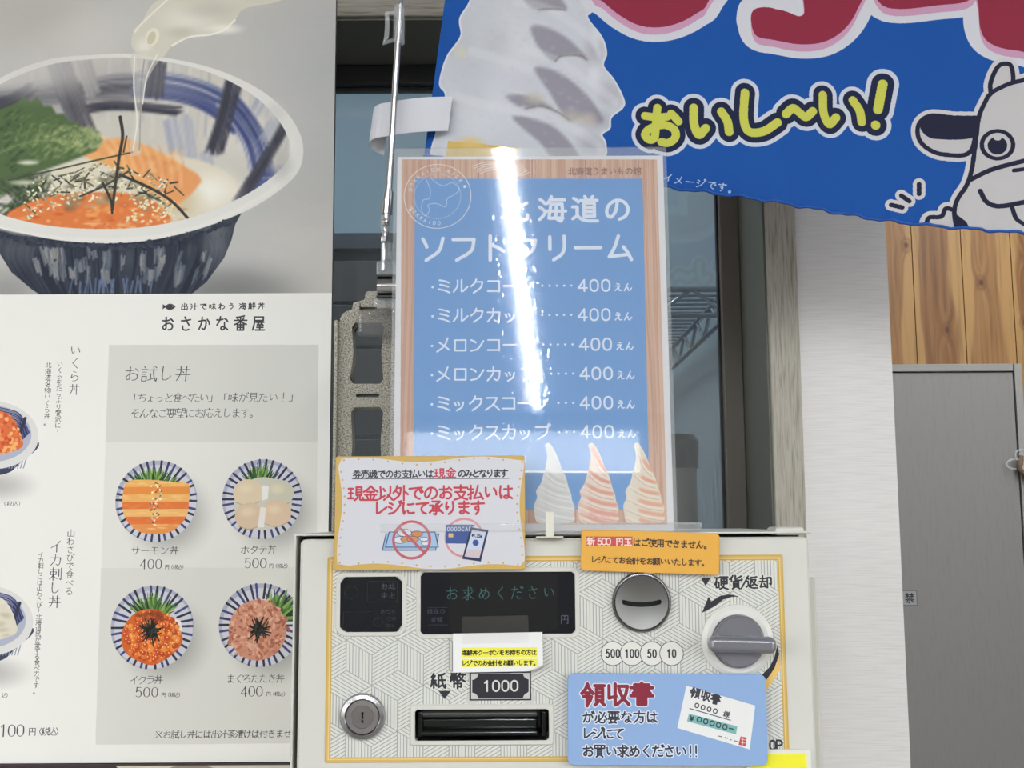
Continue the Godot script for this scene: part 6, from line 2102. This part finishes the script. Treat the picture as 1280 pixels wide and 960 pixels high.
# A pen-stroke alphabet of the characters that stand on the signs: each character is strokes on a 100 x 100 square, x right and y down.
# Strokes part at ";", points at ",". "~" bends the stroke smoothly through its points; "=X a b c d" sets character X into that box.
const GLYPH := {
	"い": "~18 22,20 55,30 76,42 62;~70 26,82 45,86 66",
	"う": "~36 10,52 14,66 18;~24 40,50 32,72 42,70 66,40 92",
	"え": "~36 8,52 12,64 15;26 36,70 34,18 88;~42 60,56 56,60 76,70 88,90 84",
	"お": "~12 30,40 30,62 26;~38 8,38 50,38 76,28 84,16 74,26 58,56 46,80 54,84 72,70 86,54 86;~70 18,80 26,88 34",
	"か": "~10 36,50 30,64 38,60 70,50 86,36 80;~36 10,30 50,14 86;~72 24,84 40,88 54",
	"き": "~22 26,50 24,78 18;~18 46,50 44,82 38;~40 8,52 34,70 60;~26 66,30 84,50 90,72 86",
	"く": "68 8,30 48,70 92",
	"け": "~20 12,16 50,22 88,28 74;~42 34,70 32,90 30;~68 10,70 50,64 76,50 92",
	"こ": "~26 22,52 24,74 20,64 32;~22 66,30 80,54 84,80 80",
	"さ": "~18 32,50 30,82 24;~42 8,56 34,72 58;~26 64,30 84,50 90,72 86",
	"し": "~30 8,28 60,36 86,58 84,80 64",
	"す": "~8 26,50 24,92 22;~54 8,54 40,56 56,44 66,34 54,44 42,56 52,54 76,38 94",
	"せ": "~8 42,50 36,92 32;~70 12,70 48,66 62,58 58;~30 20,30 70,40 86,76 86",
	"そ": "28 14,68 12,16 50,86 40;~86 40,54 46,46 66,56 84,74 88",
	"た": "~10 26,34 26,58 22;~36 8,28 46,12 90;~54 46,70 44,86 46;~52 74,58 86,72 88,90 84",
	"ち": "~12 28,50 26,82 22;~42 8,34 36,26 60,50 46,76 52,78 74,56 90,36 90",
	"つ": "~8 38,40 26,76 30,88 50,72 74,40 84",
	"て": "~10 24,50 20,90 16;~84 18,56 34,44 56,54 78,76 88",
	"と": "~32 10,38 30,46 46;~82 26,46 48,22 66,28 84,54 88,82 84",
	"な": "~10 28,30 28,54 24;~36 8,28 36,12 60;~68 22,80 28,88 38;~66 44,66 66,66 82,50 90,40 80,52 70,74 78,88 88",
	"に": "~18 14,14 50,20 88,26 74;~46 26,64 26,84 22;~44 66,50 80,66 84,88 80",
	"の": "~52 22,46 56,28 80,14 66,20 38,46 18,76 24,90 50,80 76,58 88",
	"は": "~18 12,14 50,20 88,26 74;~40 32,64 32,90 28;~66 10,67 50,66 80,54 90,40 82,50 72,72 78,90 90",
	"ひ": "~10 26,24 24,38 20;~38 20,22 46,24 76,46 88,64 72,68 40,66 20;~66 20,76 44,92 58",
	"ふ": "~42 10,54 16,60 22;~50 22,38 40,56 58,50 84,32 78;~22 58,18 72,12 84;~70 58,80 68,88 80",
	"へ": "~8 60,26 42,36 36,50 48,92 76",
	"ま": "~18 24,50 24,82 22;~20 46,50 46,80 44;~52 8,52 50,52 78,40 90,24 82,36 70,60 76,82 88",
	"み": "~20 18,50 16,40 44,26 76,12 70,22 56,54 60,90 70;~76 38,74 66,58 92",
	"め": "~24 18,30 50,44 76;~62 12,54 50,32 80,14 76,18 50,46 30,78 38,86 60,74 80,56 90",
	"も": "~40 8,36 40,34 70,48 90,70 84,76 62;~16 34,40 36,66 32;~14 58,38 60,64 56",
	"よ": "~54 26,66 26,82 22;~52 8,52 50,52 78,40 90,22 82,34 68,60 74,84 90",
	"ら": "~36 8,50 14,62 18;~28 32,24 50,22 62,50 46,76 54,74 76,54 88,34 90",
	"り": "~28 14,24 40,28 58,38 44;~68 10,72 46,64 72,42 92",
	"る": "24 16,68 14,16 62;~16 62,50 46,78 56,76 80,50 90,36 82,42 70,58 82",
	"ろ": "24 16,68 14,16 64;~16 64,50 46,80 56,76 78,40 90",
	"れ": "~30 8,30 50,30 92;10 30,40 26,8 76;~8 76,40 44,62 36,66 50,62 78,74 86,92 76",
	"わ": "~30 8,30 50,30 92;10 30,40 26,8 76;~8 76,40 42,72 40,86 58,78 78,54 90",
	"を": "~14 24,48 24,78 20;~46 8,34 34,14 60,40 46,56 54,58 72;~86 40,56 54,34 70,38 86,60 90,82 88",
	"ん": "50 8,10 90;~10 90,36 56,48 54,52 76,64 88,76 78,90 58",
	"゛": "80 6,88 20;92 2,100 16",
	"゜": "~90 2,97 9,90 16,83 9,90 2",
	"が": "=か 0 0 100 100;=゛ 0 0 100 100", "ぐ": "=く 0 0 100 100;=゛ 0 12 100 112", "ご": "=こ 0 0 100 100;=゛ 0 0 100 100", "だ": "=た 0 0 100 100;=゛ 0 0 100 100",
	"で": "=て 0 0 100 100;=゛ -4 28 96 128", "び": "=ひ 0 0 100 100;=゛ 0 0 100 100", "ぷ": "=ふ 0 0 100 100;=゜ 0 0 100 100", "べ": "=へ 0 0 100 100;=゛ -8 18 92 118",
	"っ": "=つ 10 30 80 98", "ょ": "=よ 10 30 80 98", "ッ": "=ツ 10 30 80 98", "ジ": "=シ 0 0 100 100;=゛ 0 0 100 100", "プ": "=フ 0 0 100 100;=゜ 2 0 102 100", "ポ": "=ホ 0 0 100 100;=゜ 0 0 100 100",
	"イ": "~78 10,52 38,12 60;54 38,54 92",
	"カ": "12 32,84 32;~84 32,80 70,68 88,52 80;~46 8,42 50,12 90",
	"ク": "~44 8,34 32,12 52;40 24,82 24;~82 24,70 60,28 92",
	"コ": "16 20,82 20,82 86;14 82,82 82",
	"サ": "8 32,92 32;30 10,30 56;~70 8,70 50,60 76,36 92",
	"シ": "~16 16,28 20,36 26;~10 42,22 46,30 52;~12 88,50 74,88 28",
	"ス": "16 18,76 18;~76 18,56 56,10 90;~52 56,72 72,90 90",
	"ソ": "~16 18,24 32,30 46;~84 16,70 60,28 92",
	"タ": "~44 8,34 32,12 52;40 24,82 24;~82 24,70 60,26 92;~32 44,50 54,66 66",
	"ツ": "~12 24,20 36,24 48;~40 18,48 30,52 42;~86 20,74 62,32 92",
	"テ": "22 16,78 16;8 42,92 42;~54 42,50 70,26 92",
	"ト": "34 8,34 92;~34 38,58 48,80 62",
	"フ": "14 20,84 20;~84 20,74 60,26 92",
	"ホ": "8 32,92 32;~50 8,50 80,48 90,36 84;~28 48,22 64,10 78;~72 48,80 62,90 78",
	"ミ": "~22 12,52 18,80 28;~26 40,52 46,76 54;~16 68,52 76,84 90",
	"ム": "~48 10,34 50,16 82;16 82,80 74;~64 48,78 68,90 92",
	"メ": "~74 8,54 56,12 90;~24 34,52 54,82 78",
	"モ": "18 18,82 18;10 48,90 48;~46 18,46 70,50 86,62 88,88 86",
	"ラ": "24 14,76 14;14 40,84 40;~84 40,72 72,28 92",
	"リ": "26 12,26 56;~74 10,74 50,64 74,38 92",
	"ル": "~32 14,30 50,8 86;56 10,56 84,66 80,92 54",
	"レ": "24 10,24 84,44 78,88 44",
	"ロ": "18 20,82 20,82 84,18 84,18 20",
	"ン": "~14 20,30 26,42 36;~14 86,54 74,88 26",
	"ー": "8 50,92 50", "・": "50 50,50 51", "。": "~20 70,32 82,20 94,8 82,20 70", "！": "50 8,50 64;50 88,50 89", "「": "90 12,60 12,60 70", "」": "40 30,40 88,10 88",
	"（": "~80 6,60 50,80 94", "）": "~20 6,40 50,20 94", "／": "76 6,24 94", "〜": "~8 58,30 38,50 50,70 62,92 42", "※": "14 14,86 86;86 14,14 86;50 14,50 15;50 86,50 87;14 50,15 50;86 50,87 50",
	"0": "~50 8,20 20,12 50,20 80,50 92,80 80,88 50,80 20,50 8", "1": "26 24,54 8,54 92", "2": "~14 30,30 10,60 8,82 24,72 48,14 92;14 92,88 92", "3": "~16 18,44 8,76 16,76 38,46 48;~46 48,80 56,82 80,48 92,14 82",
	"4": "68 92,68 8,10 68,94 68", "5": "80 8,26 8,20 46;~20 46,50 36,82 50,80 80,48 92,14 82", "-": "10 50,90 50", "!": "50 8,50 64;50 90,50 91", ",": "44 86,36 100", "¥": "12 8,50 50,88 8;50 50,50 92;20 56,80 56;20 72,80 72",
	"C": "~86 22,60 8,24 18,12 50,24 82,60 92,86 78", "A": "8 92,50 8,92 92;24 62,76 62", "R": "18 92,18 8;~18 8,60 8,82 18,82 40,60 50,18 50;52 50,86 92", "O": "=0 0 0 100 100", "P": "18 92,18 8;~18 8,60 8,84 18,84 44,60 54,18 54",
	"H": "14 8,14 92;86 8,86 92;14 50,86 50", "K": "18 8,18 92;84 8,20 54;40 40,86 92", "I": "50 8,50 92", "D": "18 8,18 92;~18 8,60 10,86 32,86 68,60 90,18 92", "M": "10 92,14 8,50 60,86 8,90 92", "L": "20 8,20 92,84 92",
	"口": "16 18,84 18,84 86;16 18,16 92;16 82,84 82",
	"日": "20 10,80 10,80 90,20 90,20 10;20 50,80 50",
	"田": "12 14,88 14,88 88,12 88,12 14;50 14,50 88;12 50,88 50",
	"木": "8 32,92 32;50 6,50 94;~50 32,34 62,8 82;~50 32,66 62,92 82",
	"未": "22 24,78 24;8 48,92 48;50 4,50 96;~50 48,34 70,8 86;~50 48,66 70,92 86",
	"氵": "~20 12,50 18,80 28;~10 42,40 48,70 56;~10 92,50 80,90 62",
	"扌": "6 30,94 30;~54 6,54 86,46 92,26 86;6 66,94 50",
	"亻": "~80 6,50 36,6 56;52 36,52 94",
	"言": "46 4,56 12;8 22,92 22;22 38,78 38;22 52,78 52;22 66,80 66,80 94,22 94,22 66",
	"禾": "~76 6,50 14,22 18;8 34,92 34;50 14,50 94;~50 36,32 60,8 76;~52 38,70 58,92 72",
	"王": "12 14,88 14;18 50,82 50;6 90,94 90;50 14,50 90",
	"玉": "12 14,88 14;18 50,82 50;6 90,94 90;50 14,50 90;64 62,76 74",
	"見": "24 8,78 8,78 60,24 60,24 8;24 25,78 25;24 42,78 42;~38 60,34 78,8 94;~62 60,62 86,70 92,92 90,94 78",
	"貝": "22 6,78 6,78 74,22 74,22 6;22 28,78 28;22 50,78 50;~36 76,26 86,8 96;~62 76,76 84,92 96",
	"食": "~50 4,34 22,6 40;~50 4,68 22,94 40;50 18,50 28;28 32,72 32,72 60,28 60;28 32,28 92,50 84;28 46,72 46;~84 62,68 70,56 76;~46 62,64 82,92 94",
	"金": "~50 4,34 22,6 40;~50 4,68 22,94 40;28 40,72 40;14 58,86 58;50 40,50 90;26 66,34 82;74 66,66 82;6 92,94 92",
	"糸": "~50 4,34 18,22 26,44 36;66 18,24 50,78 48;50 50,50 96;~26 62,20 76,10 86;~70 62,80 72,90 84",
	"頁": "8 8,92 8;~54 8,46 16,42 22;24 22,78 22,78 76,24 76,24 22;24 40,78 40;24 58,78 58;~40 78,28 88,10 96;~60 78,74 86,92 96",
	"魚": "~40 2,28 16,12 26;34 12,68 12,58 24;20 26,82 26,82 64,20 64,20 26;50 26,50 64;20 45,82 45;16 76,8 94;36 76,40 92;58 76,66 92;78 74,94 92",
	"羊": "30 4,38 18;70 4,62 18;12 24,88 24;18 44,82 44;6 64,94 64;50 24,50 96",
	"尸": "18 10,86 10,86 34,18 34;~18 10,18 50,6 94",
	"至": "12 12,88 12;44 12,24 40,76 36;~62 26,72 34,82 46;50 48,50 90;20 66,80 66;6 92,94 92",
	"石": "8 12,92 12;~46 12,36 40,8 66;32 48,84 48,84 90,32 90,32 48",
	"刂": "24 14,24 68;~76 6,76 84,66 94,46 86",
	"卩": "10 14,84 14;~84 14,84 60,78 70,56 64;12 14,12 96",
	"辶": "~12 10,22 16,28 24;8 42,24 42,24 74,8 86;~24 74,40 88,64 94,96 94",
	"巾": "14 28,86 28;~86 28,86 70,80 78,68 72;14 28,14 80;50 4,50 98",
	"艹": "6 50,94 50;32 10,32 90;68 10,68 90",
	"心": "~14 44,12 62,6 78;~34 30,34 76,44 90,74 88,78 70;~50 20,58 30,62 40;~80 36,88 48,94 64",
	"首": "28 2,36 14;72 2,62 14;4 20,96 20;50 20,44 34;22 34,80 34,80 96,22 96,22 34;22 54,80 54;22 74,80 74",
	"牛": "~26 10,20 26,8 42;22 26,90 26;4 62,96 54;56 4,56 96",
	"丼": "10 26,90 26;6 56,94 56;~34 8,34 50,14 92;68 8,68 94;47 37,54 45",
	"出": "50 4,50 88;20 16,20 46,80 46;80 16,80 46;10 56,10 92,90 92;90 56,90 92",
	"汁": "=氵 2 4 30 96;34 44,98 44;66 6,66 96",
	"味": "=口 0 20 34 76;=未 34 2 100 98",
	"海": "=氵 2 4 30 96;~48 4,42 18,32 30;42 16,94 16;46 32,86 32;46 32,38 84,88 84;~86 32,86 70,82 94,70 90;28 58,98 58;66 32,62 84",
	"鮮": "=魚 0 2 50 98;=羊 52 2 100 98",
	"番": "~76 4,50 10,20 14;26 18,34 28;74 16,66 28;6 32,94 32;50 10,50 54;~50 32,34 48,8 58;~50 32,66 48,92 58;=田 20 54 80 98",
	"屋": "=尸 2 2 96 98;=至 22 38 96 98",
	"沢": "=氵 2 4 30 96;40 12,90 12,90 42,40 42;~40 12,40 60,28 94;~62 42,76 74,98 94",
	"贅": "6 8,46 8;26 2,26 20;8 20,44 20;14 20,10 48;14 30,42 30,38 48;~62 2,58 14,50 24;54 14,94 14;~84 14,74 34,52 48;~58 22,72 38,94 48;=貝 18 50 82 98",
	"北": "36 8,36 92;8 36,36 36;~6 82,22 76,36 68;~62 8,62 80,70 90,94 88,96 72;~94 28,80 36,62 42",
	"道": "=辶 0 0 100 100;=首 34 2 98 80",
	"名": "~46 4,34 26,12 46;42 16,82 16;~82 16,60 54,8 82;~36 34,48 42,56 50;38 58,86 58,86 94,38 94,38 58",
	"物": "=牛 0 2 42 98;~62 4,54 26,44 40;58 20,94 20;~94 20,94 70,86 92,74 86;~74 22,66 50,44 76;~88 22,80 56,58 90",
	"山": "50 8,50 88;14 36,14 90,86 90;86 34,86 92",
	"刺": "8 18,58 18;33 2,33 98;12 34,54 34,54 54,12 54,12 34;~33 54,22 74,6 88;~33 54,44 74,62 86;=刂 66 2 100 98",
	"民": "18 10,80 10,80 36,18 36;18 10,18 92,46 82;18 58,88 58;~50 36,60 70,88 94,92 76",
	"愛": "~80 2,50 8,18 10;22 16,28 26;48 14,50 24;76 12,68 26;8 46,8 34,92 34,90 46;=心 20 36 80 60;~42 58,30 74,10 84;36 66,76 66;~76 66,54 90,10 98;~36 74,60 90,92 98",
	"方": "50 2,50 18;6 22,94 22;~44 22,40 60,8 94;40 48,80 48;~80 48,78 80,68 94,50 88",
	"税": "=禾 0 2 42 98;54 4,62 18;88 4,80 18;52 24,92 24,92 54,52 54,52 24;~62 54,58 78,42 96;~80 54,80 86,86 92,98 90,98 78",
	"込": "=辶 0 0 100 100;~62 8,72 12,76 40,96 72;~66 24,58 52,36 74",
	"円": "14 10,86 10;14 10,14 94;~86 10,86 80,84 92,70 90;50 10,50 52;14 52,86 52",
	"試": "=言 0 2 44 98;46 26,98 26;48 50,74 50;61 50,61 84;44 88,78 78;~76 4,80 60,94 94,98 76;86 6,94 14",
	"要": "6 8,94 8;14 22,86 22,86 50,14 50,14 22;38 8,38 50;62 8,62 50;6 64,94 64;~44 54,26 80,70 94;~72 64,50 88,12 96",
	"望": "24 2,24 10;4 12,48 12;14 12,14 42,44 36;~62 4,60 30,50 46;62 4,92 4;~92 4,92 36,88 46,76 42;64 16,90 16;64 28,90 28;=王 14 50 86 98",
	"応": "52 2,52 14;10 16,94 16;~12 16,12 60,2 94;=心 22 30 98 96",
	"茶": "=艹 6 2 94 26;~50 26,34 42,6 56;~50 26,66 42,94 56;18 62,82 62;50 48,50 96;~36 70,28 82,14 92;~64 70,74 80,86 90",
	"漬": "=氵 2 4 28 96;32 12,98 12;38 24,92 24;30 36,100 36;65 4,65 36;=貝 38 40 92 98",
	"付": "=亻 0 2 38 98;40 30,98 30;~80 6,80 84,72 92,58 86;52 46,60 60",
	"券": "28 4,36 16;72 4,64 16;14 24,86 24;6 42,94 42;~50 6,42 42,8 66;~58 42,72 56,94 66;32 62,74 62;~74 62,72 84,66 94,52 90;~46 62,40 82,22 96",
	"売": "50 2,50 30;10 14,90 14;22 30,78 30;10 60,10 44,90 44,90 60;~36 54,32 78,8 94;~62 54,62 86,68 92,92 90,94 76",
	"機": "=木 0 2 36 98;48 4,42 16,50 22,42 36,58 34;84 4,78 16,86 22,78 36,94 34;34 48,98 48;~44 48,42 76,32 96;~66 2,68 50,80 80,96 94,98 78;~90 58,78 78,56 96;46 62,56 72",
	"支": "8 20,92 20;50 4,50 46;16 46,78 46;~78 46,58 78,10 96;~24 46,50 78,92 94",
	"払": "=扌 0 2 36 98;~64 8,54 50,40 86;40 88,88 78;~76 54,86 72,96 92",
	"現": "=王 0 8 38 88;=見 40 2 100 98",
	"以": "~16 12,20 50,18 82;10 86,44 66;36 22,44 36;~80 8,76 56,40 92;~64 62,78 74,92 90",
	"外": "~28 4,20 28,4 48;24 18,52 18;~52 18,42 62,6 94;~20 38,30 46,38 54;70 4,70 96;~70 38,82 46,96 58",
	"承": "24 8,74 8;~74 8,62 20,50 26;~50 26,50 84,46 94,34 90;34 38,66 38;32 54,68 54;28 70,72 70;8 34,30 34;~30 34,24 62,6 82;~90 26,80 36,70 44;~62 36,76 66,96 84",
	"新": "26 2,26 14;4 16,50 16;14 20,18 34;42 20,36 34;2 38,52 38;4 58,50 58;27 38,27 96;~27 58,18 76,4 86;34 66,46 80;~92 4,74 10,60 14;~60 12,62 60,48 96;60 40,98 40;82 40,82 98",
	"会": "~50 4,34 26,4 46;~50 4,68 26,96 46;30 42,70 42;12 60,88 60;46 60,24 90,76 86;~66 74,76 84,86 96",
	"計": "=言 0 2 44 98;50 40,98 40;74 4,74 96",
	"原": "6 8,98 8;~10 8,12 50,2 94;~58 8,54 18,48 22;32 24,86 24,86 56,32 56,32 24;32 40,86 40;~60 56,60 90,52 96,42 90;~38 66,32 78,22 88;~76 66,86 76,94 88",
	"願": "=原 0 2 50 98;=頁 52 2 100 98",
	"使": "=亻 0 2 34 98;34 18,98 18;44 32,90 32,90 54,44 54,44 32;~66 4,66 56,56 80,32 96;~46 60,66 82,98 96",
	"用": "~18 10,18 60,6 94;18 10,84 10;~84 10,84 80,82 92,68 90;18 36,84 36;18 62,84 62;50 10,50 92",
	"札": "=木 0 2 52 98;~64 6,64 80,72 90,94 88,96 72",
	"中": "14 24,86 24,86 62,14 62,14 24;50 4,50 96",
	"止": "50 6,50 88;50 42,84 42;22 38,22 88;6 88,94 88",
	"在": "8 22,94 22;~44 4,34 36,6 64;28 42,28 96;42 56,92 56;66 34,66 90;36 90,98 90",
	"客": "50 2,50 12;8 28,8 14,92 14,92 28;~40 20,30 34,10 46;36 30,76 30;~76 30,54 52,6 66;~30 36,54 54,94 64;26 66,78 66,78 94,26 94,26 66",
	"額": "=客 0 2 50 98;=頁 52 2 100 98",
	"求": "8 26,92 26;~50 4,50 84,46 94,32 88;66 6,78 16;22 40,34 54;~8 82,28 74,46 62;~82 38,70 50,58 56;~52 44,68 70,96 88",
	"持": "=扌 0 2 34 98;38 18,96 18;67 4,67 38;36 38,98 38;36 58,98 58;~82 46,82 84,76 94,62 88;48 68,56 80",
	"紙": "=糸 0 2 46 98;~92 6,74 14,54 18;54 16,54 90,72 80;54 46,96 46;~72 14,78 60,90 90,98 92,98 76",
	"幣": "10 6,16 18;42 4,36 18;26 2,26 56;6 24,6 56;6 24,46 24,46 54;18 32,14 46;34 32,38 46;~64 2,60 14,50 26;56 14,96 14;~86 14,76 38,52 56;~60 22,74 42,96 56;=巾 18 56 82 100",
	"硬": "=石 0 4 40 94;42 10,98 10;50 24,92 24,92 56,50 56,50 24;50 40,92 40;~70 10,70 60,62 82,40 96;~48 64,66 84,98 96",
	"貨": "~28 2,20 16,4 28;18 14,18 42;~46 2,46 30,52 36,92 34,92 24;~88 6,72 16,46 24;=貝 18 40 82 98",
	"返": "=辶 0 0 100 100;~92 6,70 10,46 12;~46 12,46 50,34 74;50 28,84 28;~84 28,70 60,42 80;~52 36,72 60,96 76",
	"却": "8 22,48 22;28 2,28 46;2 46,54 46;24 48,8 90,46 84;~38 64,46 78,52 94;=卩 60 4 100 98",
	"領": "~25 2,17 24,1 44;~25 2,34 24,49 44;16 42,35 42;8 58,42 58;~42 58,36 76,30 86;24 58,24 98;=頁 52 2 100 98",
	"収": "14 12,14 66,44 58;40 4,40 96;54 14,92 14;~92 14,80 60,48 94;~56 24,70 60,98 94",
	"書": "20 10,80 10,80 34;4 22,96 22;20 34,80 34;14 46,86 46;50 2,50 58;4 58,96 58;=日 22 62 78 99",
	"必": "~14 40,12 56,4 72;~40 8,50 14,56 22;~80 12,56 56,10 92;~36 34,36 76,48 90,78 88,80 70;~84 40,92 52,96 66",
	"買": "10 6,90 6,90 28,10 28,10 6;36 6,36 28;64 6,64 28;=貝 18 32 82 98",
	"様": "=木 0 2 38 98;50 2,56 12;86 2,80 12;42 18,96 18;46 32,92 32;38 46,100 46;69 18,69 46;~69 46,69 88,66 96,56 92;42 58,56 58;~56 58,50 76,38 86;~94 54,86 62,76 68;~72 56,82 76,98 88",
	"禁": "=木 4 0 50 48;=木 50 0 96 48;24 54,76 54;6 68,94 68;~50 68,50 92,46 98,36 94;~30 76,24 86,12 94;~68 76,78 84,88 94",
	"館": "=食 0 2 46 98;74 2,74 12;50 26,50 14,98 14,98 26;58 32,90 32,90 54,58 54;58 30,58 96;58 66,92 66,92 92,58 92",
	"切": "6 40,44 32;~24 8,24 70,28 78,46 68;50 18,92 18;~92 18,90 80,82 92,66 86;~68 18,66 60,44 94",
}
